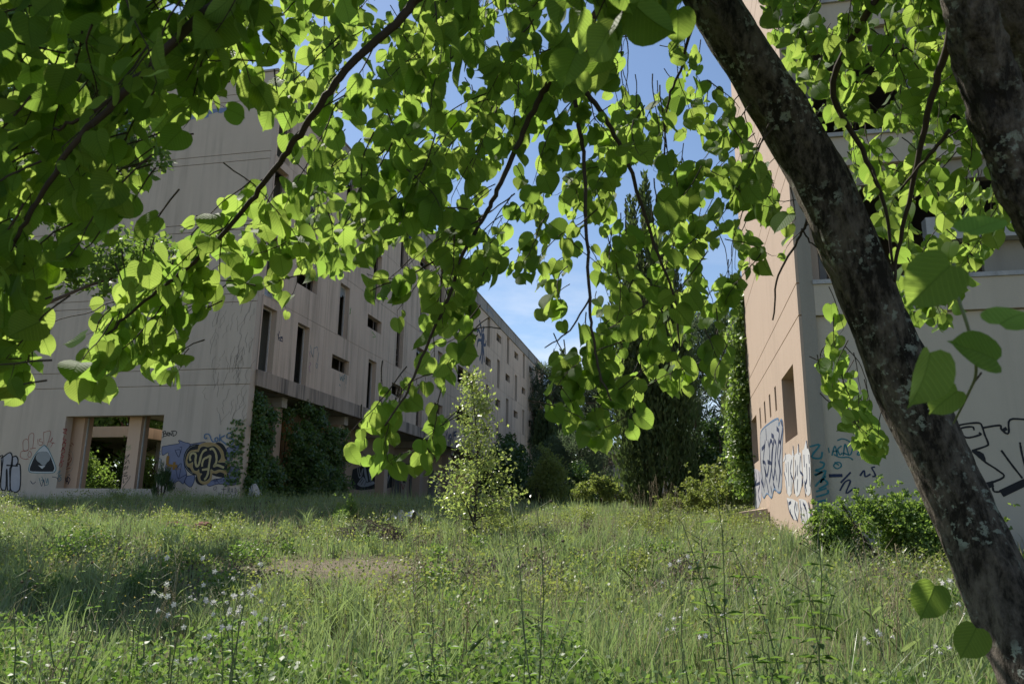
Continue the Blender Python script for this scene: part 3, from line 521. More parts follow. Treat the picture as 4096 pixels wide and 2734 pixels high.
# near block
WS = ('X', XR, -1); rr = (2980, 1550, .7027); W0 = ('Y', YR, -1); W1 = ('Y', YR + .08, -1); r4 = (3780, 1640, .4688)
sil = [(85, 330), (90, 250), (140, 200), (188, 175), (190, 215), (205, 180), (216, 215), (212, 330), (208, 560), (190, 595), (165, 575), (150, 625), (125, 600), (105, 625), (92, 560)]
G('graffiti_letter_fill', B2, 'silver', WS, rr, fills=[sil], layer=1)
G('graffiti_outline', B2, 'navy', WS, rr, strokes=[[(85, 340), (95, 480), (110, 590)], [(115, 300), (105, 420), (125, 500), (140, 380), (130, 300)], [(150, 270), (165, 290), (150, 400), (160, 520), (175, 420)], [(180, 230), (195, 260), (185, 380), (198, 470), (190, 570)], [(205, 190), (214, 230), (200, 320)], [(120, 520), (135, 600)], [(160, 540), (172, 580)], [(118, 230), (122, 300)], [(95, 350), (112, 330)], [(128, 420), (150, 430)], [(100, 420), (118, 440), (112, 560)], [(138, 330), (148, 300), (158, 340), (150, 460), (138, 540)], [(168, 300), (178, 330), (170, 440), (182, 530)], [(192, 300), (204, 330), (196, 420), (206, 500)], [(90, 520), (104, 560)], [(146, 560), (154, 600)]], width=.1, layer=2)
G('graffiti_outline', B2, 'blue', WS, rr, strokes=[sil + [sil[0]]], width=.04, layer=3)
mw2 = [[(228, 380), (275, 395), (265, 600), (240, 600), (225, 500)], [(280, 385), (318, 370), (322, 560), (295, 620), (280, 560)], [(326, 355), (360, 345), (372, 430), (372, 600), (345, 600), (330, 520)], [(238, 625), (300, 650), (300, 750), (270, 740), (250, 700)], [(305, 630), (345, 640), (365, 690), (385, 760), (350, 770), (320, 760)], [(232, 365), (225, 410), (215, 420)], [(275, 325), (278, 390), (265, 400)], [(302, 315), (306, 375), (295, 380)], [(348, 295), (355, 345), (335, 355)]]
G('graffiti_letter_fill', B2, 'white', WS, rr, fills=mw2, layer=1)
G('graffiti_outline', B2, 'navy', WS, rr, strokes=[[(222, 480), (236, 540), (238, 600)],  [(228, 370), (232, 410)], [(272, 330), (278, 385)], [(303, 318), (306, 378)], [(349, 300), (354, 345)], [(265, 410), (258, 480), (275, 530), (280, 600)], [(315, 385), (312, 470), (330, 500), (322, 560)], [(300, 440), (298, 500)], [(350, 430), (352, 520), (340, 560), (345, 620)], [(365, 450), (370, 560)], [(240, 640), (252, 700), (275, 745)], [(288, 650), (282, 700), (300, 760)], [(312, 640), (325, 770)], [(360, 650), (384, 750)], [(330, 655), (350, 700), (355, 770)], [(248, 660), (262, 650)], [(232, 430), (236, 480)], [(245, 420), (250, 560)], [(285, 410), (290, 470), (282, 520)], [(300, 520), (296, 590)], [(335, 380), (338, 450)], [(362, 380), (366, 430)], [(338, 530), (350, 590)], [(262, 480), (262, 590)], [(258, 690), (262, 730)], [(296, 660), (294, 700)], [(320, 680), (318, 740)], [(342, 660), (340, 690)], [(370, 700), (374, 750)]], width=.06, layer=2)
G('graffiti_letter_fill', B2, 'pale', WS, rr, fills=[[(38, 460), (88, 480), (92, 640), (60, 690), (42, 600)]], layer=1)
G('graffiti_outline', B2, 'navy', WS, rr, strokes=[[(40, 460), (48, 520), (42, 600)], [(60, 470), (66, 520), (55, 560), (60, 640)], [(78, 480), (84, 550), (75, 600), (85, 650)], [(45, 560), (85, 540)]], width=.08, layer=2)
G('graffiti_tag', B2, 'teal', W0, rr, strokes=[[(368, 335), (425, 325), (380, 390), (430, 400), (440, 365)], [(425, 420), (450, 430), (440, 455), (400, 470), (440, 480), (395, 495)], [(400, 500), (460, 470), (430, 540), (460, 500)], [(400, 560), (440, 520), (470, 545), (420, 575)], [(405, 590), (465, 570)], [(405, 620), (470, 600), (470, 580)], [(410, 650), (465, 640), (412, 690), (460, 680)]], width=.03)
G('graffiti_tag', B2, 'teal', W1, rr, strokes=[[(475, 340), (480, 370)], [(495, 385), (512, 330), (525, 385)], [(500, 362), (525, 360)], [(550, 330), (528, 350), (540, 380), (555, 370)], [(560, 385), (570, 320), (590, 380)], [(525, 300), (560, 290), (610, 320), (600, 380), (560, 370)], [(505, 378), (540, 395), (590, 395), (615, 410)], [(655, 350), (640, 380), (668, 380), (672, 405)], [(535, 440), (515, 430), (505, 445), (525, 460), (548, 445), (540, 425), (510, 425)]], width=.022)
G('graffiti_tag', B2, 'navy', W1, rr, strokes=[(.05, [(478, 500), (555, 498)]), (.03, [(545, 540), (602, 480)]), [(655, 500), (678, 470), (685, 505), (715, 490)], [(740, 450), (722, 455), (735, 480), (742, 500), (725, 505)], [(540, 585), (570, 535), (600, 530), (575, 600), (625, 570), (648, 585)]], width=.026)
G('graffiti_drawing', B2, 'black', W1, r4, strokes=[[(60, 140), (180, 115), (290, 108), (318, 140), (340, 210), (368, 280), (350, 305), (230, 345)], [(250, 170), (230, 140), (130, 160), (180, 232), (300, 208), (290, 188)], [(318, 150), (465, 128), (480, 160), (520, 195), (545, 185), (555, 80), (700, 78)], [(230, 345), (290, 395), (350, 445), (450, 510), (500, 570), (330, 640)], [(480, 340), (560, 450), (662, 580)], [(640, 272), (655, 360), (690, 500)], [(405, 600), (412, 680), (440, 695), (480, 690)], (.1, [(330, 650), (410, 625)]), (.12, [(480, 710), (690, 610)]), (.07, [(500, 150), (520, 175)])], fills=[[(230, 345), (265, 340), (330, 370), (350, 440), (320, 420)]], width=.03)

# ================================================== concrete canopy and far building
B3 = empty('concrete_canopy', (-31, 39, 2), 'flat concrete walkway canopy on columns seen through the gable opening', 'canopy')
MB().box(-38, -26.65, 34, 46, 4.98, 5.1).build('roof_slab', M['soffit'], B3); MB().box(-38, -26.6, 33.9, 34.1, 4.96, 5.5).build('fascia', M['salmon'], B3); MB().box(-26.75, -26.55, 34.102, 46, 4.96, 5.5).build('fascia', M['facade'], B3)
for (x, y) in ((-27.4, 37), (-28.2, 45), (-33, 37), (-33, 45)): MB().box(x - .22, x + .22, y - .22, y + .22, 1.2, 4.975).build('column', M['soffit'], B3)
B4 = empty('low_building', (-2, 85, 3), 'low beige building with a flat dark roof far behind the pines', 'building')
p = onY(2262, 1800, 80); q = onY(2470, 1908, 80)
panel(MB(), 'Y', 80, .3, -9, 9, 1.5, p[2] - .5, [(x, x + 1.4, 5.4, 6.8) for x in (-8, -5.6, -3.2, 2.2, 4.6)]).build('wall', M['gable'], B4)
MB().box(-10, 10, 79, 92, p[2] - .5, p[2] + .2).build('roof', M['facade'], B4)
for x in (-8, -5.6, -3.2, 2.2, 4.6): MB().box(x, x + 1.4, 80.15, 80.2, 5.4, 6.8).build('window', M['inside'], B4)

# ================================================== foliage builders
def cards(C, size, aspect=.6, up=None, upk=0., nb=None, nbk=0., fold=True):
    """leaf shapes: 4-corner leaves (two triangles) at C; long axis drawn to `up`, normal drawn to nb"""
    n = len(C); size = np.broadcast_to(np.asarray(size, float), (n,))
    t = rng.normal(size=(n, 3)); t = unit(t)
    if up is not None: t = unit(t + upk * np.asarray(up))
    m = unit(rng.normal(size=(n, 3)))
    if nb is not None: m = unit(m + nbk * np.asarray(nb))
    s = unit(np.cross(t, m)); m2 = np.cross(s, t)
    L_ = size[:, None]; W_ = L_ * aspect / 2
    a = C; b = C + t * L_ * .5 + s * W_ + m2 * L_ * (.06 if fold else 0); c = C + t * L_; d = C + t * L_ * .5 - s * W_ + m2 * L_ * (.06 if fold else 0)
    V = np.stack([a, b, c, d], 1).reshape(-1, 3); i = np.arange(n) * 4
    return V, np.concatenate([np.stack([i, i + 1, i + 2], 1), np.stack([i, i + 2, i + 3], 1)]), np.repeat(rng.random(n), 4)
def lumps(n, centers, radii, shell=.55):
    """points spread through a union of spheres, thicker towards the shell"""
    centers = np.asarray(centers, float); radii = np.asarray(radii, float)
    p = radii ** 2 / (radii ** 2).sum(); k = rng.choice(len(radii), n, p=p)
    d = unit(rng.normal(size=(n, 3))); r = rng.random(n) ** shell
    return centers[k] + d * (r * radii[k])[:, None], d
def foliage(name, C, size, mt, parent, **k):
    V, F, rn = cards(C, size, **k); return np_mesh(name, V, F, mt, parent, rnd=rn)
def limb(b, p0, p1, r0, r1, bend=.1, n=6, seg=5):
    p0 = np.asarray(p0, float); p1 = np.asarray(p1, float); L_ = np.linalg.norm(p1 - p0); off = rng.normal(size=3) * bend * L_
    pts = [p0 + (p1 - p0) * t + off * math.sin(math.pi * t) for t in np.linspace(0, 1, seg)]
    b.tube(pts, list(np.linspace(r0, r1, seg)), n); return pts
def shrub(name, x, y, rx, ry, h, n, size, mt, label, cat='shrub', lump=20, group=None, z0=None, up=.4, stems=5, aspect=.6, lowfill=True):
    z = float(gz(x, y)) if z0 is None else z0; o = empty(name, (x, y, z), label, cat, group); c = []; r = []
    for i in range(lump):
        a = rng.random() * 6.283; q = rng.random() ** .5; t = rng.random() if lowfill else .35 + .65 * rng.random()
        k = math.sqrt(max(.05, 1 - (t * .95) ** 2)); c.append((x + rx * .85 * q * k * math.cos(a), y + ry * .85 * q * k * math.sin(a), z + h * (.1 + .72 * t * (.7 + .45 * rng.random())))); r.append((.12 + .2 * rng.random()) * min(h, (rx + ry) * .8))
    for i in range(lump):
        k = int(rng.integers(lump)); hgt = min(h, 2) * (.12 + .22 * rng.random()); dx, dy = rng.normal() * .12 * rx, rng.normal() * .12 * ry
        for m_ in range(3): c.append((c[k][0] + dx * m_, c[k][1] + dy * m_, c[k][2] + r[k] * .8 + hgt * m_ / 2)); r.append(r[k] * (.3 - .06 * m_))
    C, d = lumps(n, c, r); C = C[C[:, 2] > z - .05]
    foliage('foliage', C, size * (.7 + .6 * rng.random(len(C))), mt, o, aspect=aspect, up=(0, 0, 1), upk=up, nb=(0, 0, 1), nbk=.5)
    b = MB()
    for i in range(stems):
        k = rng.integers(len(c)); limb(b, (x + rng.normal() * rx * .1, y + rng.normal() * ry * .1, z - .1), c[k], .02 + .012 * h, .008, .12, 5, 4)
    b.build('stems', M['twig'], o); return o
def cypress(name, x, y, H, Rm, label, n=9000, plumes=26, mt='cyp', size=.26, tops=((0, 0, 1.),), full=.35):
    z = float(gz(x, y)); o = empty(name, (x, y, z), label, 'tree', None); C = []; U = []
    for i in range(plumes):
        a = i * 2.4 + rng.normal() * .2; rr_ = Rm * (.25 + .62 * rng.random() ** .6)
        t0 = (rng.random() ** 1.6) * full if i % 3 else 0.0; t1 = min(1, t0 + .3 + .45 * rng.random()); tt = tops[i % len(tops)]
        if i < len(tops) * 3: t0, t1, rr_ = .2, tt[2] * (1 - .06 * (i // len(tops))), Rm * .14
        m_ = int(n / plumes * (t1 - t0) / .5); s = rng.random(m_); t = t0 + (t1 - t0) * s
        prof = np.sqrt(np.clip(1 - ((t - .28) / .74) ** 2, 0.02, 1)) * np.clip(t * 6 + .55, 0, 1)
        cx = tt[0] * np.clip((t - .55) / .45, 0, 1) + math.cos(a) * rr_ * prof; cy = tt[1] * np.clip((t - .55) / .45, 0, 1) + math.sin(a) * rr_ * prof
        pr = Rm * (.10 + .17 * np.sin(np.pi * np.clip(s, 0, 1)) ** .7) * (1 - .6 * t); d = rng.normal(size=(m_, 2)); d /= np.linalg.norm(d, axis=1)[:, None]
        q = rng.random(m_) ** .4
        C.append(np.stack([x + cx + d[:, 0] * pr * q, y + cy + d[:, 1] * pr * q, z + .1 + H * t], 1)); U.append(np.stack([d[:, 0] * .5, d[:, 1] * .5, np.ones(m_) * 1.6], 1))
    C = np.concatenate(C); U = np.concatenate(U)
    V, F, rn = cards(C, size * (.6 + .7 * rng.random(len(C))), .38, U, 1.5); np_mesh('crown', V, F, M[mt], o, rnd=rn)
    b = MB(); limb(b, (x, y, z - .3), (x, y, z + H * .85), Rm * .13, .03, .005, 8, 6)
    for i in range(5): limb(b, (x + rng.normal() * .1, y - .2, z + .2), (x + rng.normal() * Rm * .4, y + rng.normal() * Rm * .4, z + H * .3), .06, .03, .05, 5, 4)
    b.build('trunk', M['bark2'], o); return o
def pine(name, x, y, H, crown_r, crown_z, label, n=5000, bare=True, lean=.3, mt='pine', size=.3, flat_=.5, trunk_r=.18):
    z = float(gz(x, y)); o = empty(name, (x, y, z), label, 'tree', None); b = MB()
    top = np.array([x + lean, y, z + H * .92]); tp = limb(b, (x, y, z - .3), top, trunk_r, .05, .04, 8, 8); c = []; r = []
    for i in range(22):
        t = crown_z + (1 - crown_z) * (i / 21); s = tp[0] + (tp[-1] - tp[0]) * t; a = i * 2.4; L_ = crown_r * (.5 + .6 * rng.random()) * (1 - .45 * (t - crown_z) / (1 - crown_z))
        e = s + np.array([math.cos(a) * L_, math.sin(a) * L_, H * .03 + .25 * L_ * rng.random()]); limb(b, s, e, .05, .012, .08, 5, 4)
        for k in range(3): c.append(e + rng.normal(size=3) * np.array([.3, .3, .12]) * L_ - (e - s) * .22 * k); r.append(crown_r * (.16 + .12 * rng.random()))
    if bare:
        for i in range(26):
            t = .3 + (crown_z - .22) * rng.random(); s = tp[0] + (tp[-1] - tp[0]) * t; a = rng.random() * 6.28; L_ = crown_r * (.5 + .6 * rng.random())
            e = s + np.array([math.cos(a) * L_, math.sin(a) * L_, L_ * (.35 * rng.random() - .05)]); q = limb(b, s, e, .035, .008, .1, 4, 4)
            for k in range(3): limb(b, q[2], q[2] + (e - s) * .3 + rng.normal(size=3) * .25 * L_, .014, .005, .1, 4, 3)
    C, d = lumps(n, c, r, .5); C[:, 2] = C[:, 2] * 1.0
    V, F, rn = cards(C, size * (.6 + .8 * rng.random(len(C))), .16, d * .8 + np.array([0, 0, .5]), 1.2); np_mesh('crown', V, F, M[mt], o, rnd=rn)
    b.build('trunk', M['bark2'], o); return o
def broadtree(name, x, y, H, Rc, label, n=7000, size=.3, mt='broad', base=.25, cat='tree'):
    z = float(gz(x, y)); o = empty(name, (x, y, z), label, cat, None); b = MB(); limb(b, (x, y, z - .3), (x, y, z + H * .7), .14 + H * .012, .06, .03, 8, 6); c = []; r = []
    for i in range(26):
        a = i * 2.4; t = base + (1 - base) * rng.random(); L_ = Rc * math.sqrt(max(.05, 1 - ((t - .55) / .5) ** 2)) * (.35 + .55 * rng.random())
        e = np.array([x + math.cos(a) * L_, y + math.sin(a) * L_, z + H * t * .92]); limb(b, (x, y, z + H * t * .6), e, .05, .015, .1, 5, 4); c.append(e); r.append(Rc * (.2 + .16 * rng.random()))
    C, d = lumps(n, c, r, .5); foliage('crown', C, size * (.6 + .8 * rng.random(n)), M[mt], o, aspect=.6, nb=(0, 0, 1), nbk=.7); b.build('trunk', M['bark2'], o); return o

# ================================================== background trees and shrubs
cypress('cypress_tree', -.9, 30, 13.6, 1.75, 'huge dark cypress with twin spires standing between the two buildings', 34000, 54, 'cyp', .24, ((-.15, 0, 1.), (-.75, .1, .93), (.5, .3, .8)))
cypress('cypress_tree', 3.0, 36, 10.6, 1.25, 'slimmer sunlit cypress beside the rear edge of the salmon building', 18000, 32, 'cyp2', .24, ((.05, 0, 1.), (-.5, 0, .72)))
cypress('cypress_tree', -11.0, 66, 9.5, 1.35, 'narrow dark cypress just past the far corner of the long block', 5000, 16, 'cyp', .4, ((0, 0, 1.),))
cypress('cypress_tree', -13.1, 88, 17, 1.8, 'distant cypress tip rising above the pine by the block end', 4000, 14, 'cyp', .5)
pine('pine_tree', -12.4, 78, 13.5, 3.4, .35, 'tall dense pine behind the far corner of the long block', 14000, True, .4, 'pine', .55)
pine('pine_tree', -4.2, 54, 9.6, 3.0, .62, 'umbrella pine with dark trunk and bare lower twigs', 12000, True, -.9, 'pine', .4, trunk_r=.22)
pine('pine_tree', -6.6, 50, 4.4, 2.3, .3, 'small bushy pine under the umbrella pine', 9000, True, .3, 'pine', .3, trunk_r=.1)
pine('pine_tree', 1.6, 46, 11.5, 2.8, .2, 'bluish pine filling the gap between the two near cypresses', 14000, True, 0, 'pine', .4)
pine('pine_tree', 5.2, 52, 15, 3.2, .2, 'dark tall conifer behind the slimmer cypress', 6000, False, 0, 'cyp', .5)
shrub('laurel_shrub', -10.8, 47, 2.2, 4.0, 4.4, 11000, .2, M['laurel'], 'tall dark green laurel thicket against the long facade', lump=26)
shrub('laurel_shrub', -9.4, 44, 1.7, 2.4, 1.7, 6000, .18, M['laurel'], 'lower dark laurel in front of the tall thicket', lump=18)
shrub('shrub', -6.9, 42, 1.9, 1.6, 2.7, 6500, .13, M['shrub'], 'pale sunlit shrub between laurel thicket and the pines', lump=20)
shrub('shrub', -3.6, 38, 2.4, 1.4, 1.35, 6500, .13, M['shrub'], 'low yellow-green hedge of shrubs left of the huge cypress', lump=22)
shrub('shrub', -5.5, 46, 1.6, 1.2, 2.6, 4000, .15, M['laurel'], 'dark layered shrub beneath the small pine', lump=14)
shrub('shrub', 1.15, 31, 1.3, 1.3, 3.4, 5500, .16, M['laurel'], 'dark glossy bush right of the huge cypress foot', lump=18)
shrub('shrub', 1.05, 25.6, 1.2, 1.2, 1.6, 8000, .09, M['shrub'], 'yellow-leaved bramble shrub at the rear corner of the salmon wall', lump=20)
shrub('shrub', .1, 24.2, 1.1, 1.0, .75, 4000, .08, M['shrub'], 'low bramble in front of the yellow-leaved shrub', lump=16)
shrub('leafy_bush', 3.0, 12.3, 1.5, .6, .95, 20000, .055, M['bush'], 'bushy green shrub in front of the salmon building beside the leaning trunk', 'bush', lump=44)
shrub('leafy_bush', -7.6, 17.2, .6, .5, .62, 3000, .05, M['bush'], 'small low bush with yellowish tips in the shaded grass', 'bush', lump=14)
shrub('broom_bush', -17.2, 23.4, .42, .3, 1.0, 900, .26, M['laurel'], 'wiry dark broom bush against the gable next to the opening', 'bush', lump=8, up=2.2, aspect=.05)
for (x, y, H, r_, lab) in ((-31, 38.5, 9, 4, 'leafy tree behind the gable opening on the right side'), (-35, 37, 8, 4.2, 'leafy tree behind the gable opening in the middle'), (-38, 44, 12, 5, 'tall tree beyond the concrete canopy'), (-33.5, 31.5, 7.5, 3.2, 'leafy tree left of the gable wall edge'), (-30, 50, 12, 5, 'tall tree behind the concrete canopy'), (-36, 40, 10, 4.5, 'dense tree showing above the concrete canopy')):
    broadtree('broadleaf_tree', x, y, H, r_, lab, 9000, .34, 'broad', .02)
broadtree('linden_tree', -11.4, 10.2, 11.0, 2.7, 'leafy linden at the far left whose shade falls across the lawn', 24000, .15, 'broad', .5)
for (x, y, h, lab) in ((-27.6, 32.2, 2.4, 'sunlit shrub seen through the middle of the gable opening'), (-29.8, 33.2, 3.0, 'sunlit shrub seen through the left of the gable opening'), (-26.9, 34.6, 2.2, 'sunlit shrub seen through the right of the gable opening'), (-31.5, 36, 3.2, 'taller shrub beneath the concrete canopy')):
    shrub('shrub', x, y, 1.5, 1.2, h, 5000, .13, M['broad'], lab, lump=18)
# far wood as one mass
c = []; r = []
for i in range(150):
    x = -70 + 130 * rng.random(); y = 98 + 30 * rng.random(); c.append((x, y, 3 + 7 * rng.random())); r.append(2.2 + 1.8 * rng.random())
C, d = lumps(26000, c, r, .45); tag(foliage('woodland', C, .9, M['pine'], None, aspect=.6, nb=(0, 0, 1), nbk=.6), 'dense far woodland closing off the view behind the buildings', 'woodland', kind='stuff')

# ivy on the ground floor columns of the long block and on the rear edge of the salmon wall
def ivy(name, boxes, n, label, mt='ivy', size=.11, sg=1):
    c0 = np.mean([[b[0], b[2], b[4]] for b in boxes], 0); o = empty(name, tuple(c0), label, 'ivy'); c = []; r = []
    for (x0, x1, y0, y1, z0, z1, k) in boxes:
        for i in range(k):
            t = rng.random(); c.append((x0 + (x1 - x0) * rng.random(), y0 + (y1 - y0) * rng.random(), z0 + (z1 - z0) * t)); r.append(.22 + .3 * rng.random() * (1.2 - .5 * t))
    C, d = lumps(n, c, r, .6); C[:, 0] = np.where(C[:, 0] * sg < boxes[0][0] * sg, boxes[0][0] + .1 * sg * rng.random(len(C)), C[:, 0])
    foliage('foliage', C, size * (.6 + .7 * rng.random(len(C))), M[mt], o, aspect=.85, up=(0, 0, -1), upk=.8, nb=(sg, -.3, .6), nbk=1.0); b_ = MB()
    for b in boxes:
        for k in range(4): y = b[2] + (b[3] - b[2]) * rng.random(); limb(b_, (b[0], y, b[4] - .3), (b[0], y + rng.normal() * .3, b[5]), .02, .01, .03, 5, 5)
    b_.build('stems', M['twig'], o)
ivy('ivy', [(-15.0, -14.5, 24.4, 25.9, 1.5, 5.5, 50), (-15.0, -14.3, 24.3, 26.6, 1.3, 3.9, 28)], 18000, 'ivy curtain hanging at the corner of the gable and long facade')
ivy('ivy', [(-15.3, -14.6, 27.5, 30.4, 1.5, 5.55, 60), (-15.2, -14.2, 28.0, 32.4, 1.3, 4.9, 80), (-15.2, -14.0, 28.2, 32.2, 1.2, 3.2, 40)], 36000, 'broad dark ivy mass under the concrete ledge')
ivy('ivy', [(XR, XR - .35, 23.8, 24.5, 2.0, 8.0, 26), (XR, XR - .55, 24.0, 24.6, 3.4, 6.4, 14)], 7000, 'bright ivy climbing the rear edge of the salmon wall', 'bush', .12, -1)
C = np.stack([-14.62 - .6 * rng.random(260) ** 1.6, np.full(260, YG - .03) - .08 * rng.random(260), 2.2 + 2.3 * rng.random(260)], 1); o = empty('ivy', (-14.8, 23.95, 2), 'sparse ivy creeping round onto the gable edge', 'ivy'); foliage('foliage', C, .12, M['ivy'], o, aspect=.85, up=(0, 0, -1), upk=.8, nb=(0, -1, .4), nbk=1.5)

# ================================================== lindens
half = [(0, 0), (.16, -.09), (.33, -.06), (.45, .08), (.52, .26), (.52, .44), (.46, .62), (.34, .79), (.18, .91), (.05, .98), (0, 1.09)]
def leaf_template(fold, curl, wave, skew=0.):
    V = []; F = []; UV = []
    for sd in (1, -1):
        n0 = len(V)
        for (u, v) in half:
            u2 = u * (1 + skew * sd); ser = 1 + .025 * math.sin(v * 40)
            for (a, b) in ((0, max(v, 0) if v < 1.1 else v), (sd * u2 * ser, v)):
                z = fold * abs(a) - curl * (b - .35) ** 2 + wave * math.sin(a * 7 + b * 5) * abs(a); V.append((a, b, z)); UV.append((a, b))
        for i in range(len(half) - 1):
            q = (n0 + 2 * i, n0 + 2 * i + 1, n0 + 2 * i + 3, n0 + 2 * i + 2); F.append(q if sd > 0 else q[::-1])
    return np.array(V), np.array(F), np.array(UV)
TPL = [leaf_template(.18, .12, .03), leaf_template(.35, .25, .06, .06), leaf_template(.08, .3, .08, -.08), leaf_template(.4, .1, .04), leaf_template(-.12, .35, .1, .05), leaf_template(.6, .5, .05, .1), leaf_template(.25, -.3, .12, -.1), leaf_template(.15, .6, .06, .12)]
def inpoly(x, y, P):
    P = np.asarray(P, float); x0, y0 = P[:, 0], P[:, 1]; x1, y1 = np.roll(x0, -1), np.roll(y0, -1); c = np.zeros(len(x), bool)
    for a, b, cc, d in zip(x0, y0, x1, y1):
        k = (b > y) != (d > y); 
        if k.any(): c[k] ^= x[k] < (cc - a) * (y[k] - b) / (d - b + 1e-9) + a
    return c
def spots(polys, holes, n_per, dirs, size, lo=None):
    """hanging twigs of alternate leaves inside the crown's volume -> leaf frames, twig paths"""
    B = []; T = []; Nn = []; S = []; paths = []
    for (P, d0, d1, dens, dx, dy) in polys:
        P = np.asarray(P, float); x0, y0 = P.min(0); x1, y1 = P.max(0); area = .5 * abs(np.dot(P[:, 0], np.roll(P[:, 1], 1)) - np.dot(P[:, 1], np.roll(P[:, 0], 1)))
        n = int(area / 4000 * dens / 6.4 * ((d0 + d1) / 2 / 2.6) ** 1.6); k = 0
        while k < n:
            px, py = x0 + (x1 - x0) * random.random(), y0 + (y1 - y0) * random.random()
            if not inpoly(np.array([px]), np.array([py]), P)[0]: continue
            k += 1; d = d0 + (d1 - d0) * random.random()
            dirv = CR * (dx + random.gauss(0, .6)) - CU * (dy + random.gauss(0, .35)) + CF * random.gauss(0, .55); dirv = unit(dirv); Lt = .22 + .22 * random.random()
            s = at(px, py, d) - dirv * Lt * .55; pts = []; q = s.copy(); v = dirv.copy(); m_ = int(Lt / .036)
            for j in range(m_ + 1):
                pts.append(q.copy()); v = unit(v + np.array([0, 0, -.07]) + rng.normal(size=3) * .12); q = q + v * .036
            hit = 0
            for j in range(1, m_ + 1):
                sd = unit(np.cross(v, rng.normal(size=3))); pet = unit(sd * .8 + np.array([0, 0, -.55]) + v * .3) * (.018 + .02 * random.random()); b = pts[j] + pet
                t = unit(np.array([0, 0, -1.]) * (.35 + .75 * random.random()) + sd * .55 + v * .25 + rng.normal(size=3) * .32)
                toc = unit(E3 - b); nn = toc * (.35 + .6 * random.random()) + np.array([0, 0, .4]) + rng.normal(size=3) * .6; nn = unit(nn - t * (nn @ t))
                B.append(b); T.append(t); Nn.append(nn); S.append(size * (.5 + .75 * random.random()) * (1.0 if j < m_ else .8)); paths.append([pts[j], b, .0011])
            paths.append([pts, None, .0025])
    B, T, Nn, S = map(np.array, (B, T, Nn, S)); uvp, z = project(B + T * (S * .5)[:, None])
    ok = np.zeros(len(B), bool)
    for pl in polys: ok |= inpoly(uvp[:, 0], uvp[:, 1], pl[0])
    for (a, b, c, d) in holes: ok &= ~((uvp[:, 0] > a) & (uvp[:, 0] < c) & (uvp[:, 1] > b) & (uvp[:, 1] < d))
    ax_ = np.interp(uvp[:, 1], [-600, 0, 683, 1366, 2050, 2734], [2510, 2848, 3260, 3547, 3842, 4130]); ok &= ~((np.abs(uvp[:, 0] - ax_) < 190) & (z < 3.6) & (uvp[:, 1] > -100))
    tw = []; i = 0; pend = []
    for p in paths:
        if p[1] is not None:
            if ok[i]: pend.append((p[0], p[1]))
            i += 1
        else:
            if len(pend) > 1:
                for a, b in pend: tw.append(([a, b], .0011))
                last = max(k for k, a in enumerate(p[0]) if any(a is q[0] for q in pend)); first = min(k for k, a in enumerate(p[0]) if any(a is q[0] for q in pend))
                pp = p[0][max(0, first - 2):last + 1]
                if len(pp) > 1: tw.append((pp, .0025))
            elif pend: ok[i - 1] = ok[i - 1]
            pend = []
    return B[ok], T[ok], Nn[ok], S[ok], uvp[ok], z[ok], tw
TM = []
for (V, F, U) in TPL:
    me = bpy.data.meshes.new('leaf'); me.from_pydata(V.tolist(), [], F.tolist()); l = me.uv_layers.new(name='UVMap'); l.data.foreach_set('uv', U[F.ravel()].astype(np.float32).ravel()); me.materials.append(M['leaf']); me.polygons.foreach_set('use_smooth', [True] * len(me.polygons)); me.update(); TM.append(me)
def dress(root, B, T, Nn, S, uvp, z, tw, single):
    Sx = np.cross(T, Nn); k = rng.integers(len(TPL), size=len(B)); inside = (uvp[:, 0] > 0) & (uvp[:, 0] < 4096) & (uvp[:, 1] > 0) & (uvp[:, 1] < 2734)
    big = np.where(inside, S / z * np.abs(np.einsum('ij,ij->i', Nn, unit(E3 - B))), 0); order = np.argsort(-big); ind = set(order[:single].tolist())
    Vs, Fs, Us, Rn = [], [], [], []; off = 0
    for i in range(len(B)):
        if i in ind:
            o = bpy.data.objects.new('leaf', TM[k[i]]); col.objects.link(o); o.parent = root; o.matrix_parent_inverse = Matrix.Translation(-Vector(root.location))
            s = S[i]; o.matrix_basis = Matrix(((Sx[i][0] * s, T[i][0] * s, Nn[i][0] * s, B[i][0]), (Sx[i][1] * s, T[i][1] * s, Nn[i][1] * s, B[i][1]), (Sx[i][2] * s, T[i][2] * s, Nn[i][2] * s, B[i][2]), (0, 0, 0, 1)))
            continue
        V, F, U = TPL[k[i]]; W = B[i] + S[i] * (V[:, :1] * Sx[i] + V[:, 1:2] * T[i] + V[:, 2:] * Nn[i]); Vs.append(W); Fs.append(F + off); Us.append(U); Rn.append(np.full(len(V), rng.random())); off += len(V)
    tag(np_mesh('foliage', np.concatenate(Vs), np.concatenate(Fs), M['leaf'], root, np.concatenate(Us), np.concatenate(Rn), True), kind='stuff')
    b = MB()
    for p, r_ in tw: b.tube(p, list(np.linspace(r_, r_ * .45, len(p))), 3 if r_ < .002 else 5, False)
    tag(b.build('twigs', M['twig'], root, True), kind='stuff')
def branch(root, pts, r0, r1, rough=.004):
    P = smooth_path([at(*p) for p in pts], 6); n = len(P); P = [p + rng.normal(size=3) * rough * .5 for p in P]
    return MB().tube(P, list(np.linspace(r0, r1, n)), 9).build('branch', M['bark'] if r0 > .018 else M['twig'], root, True)
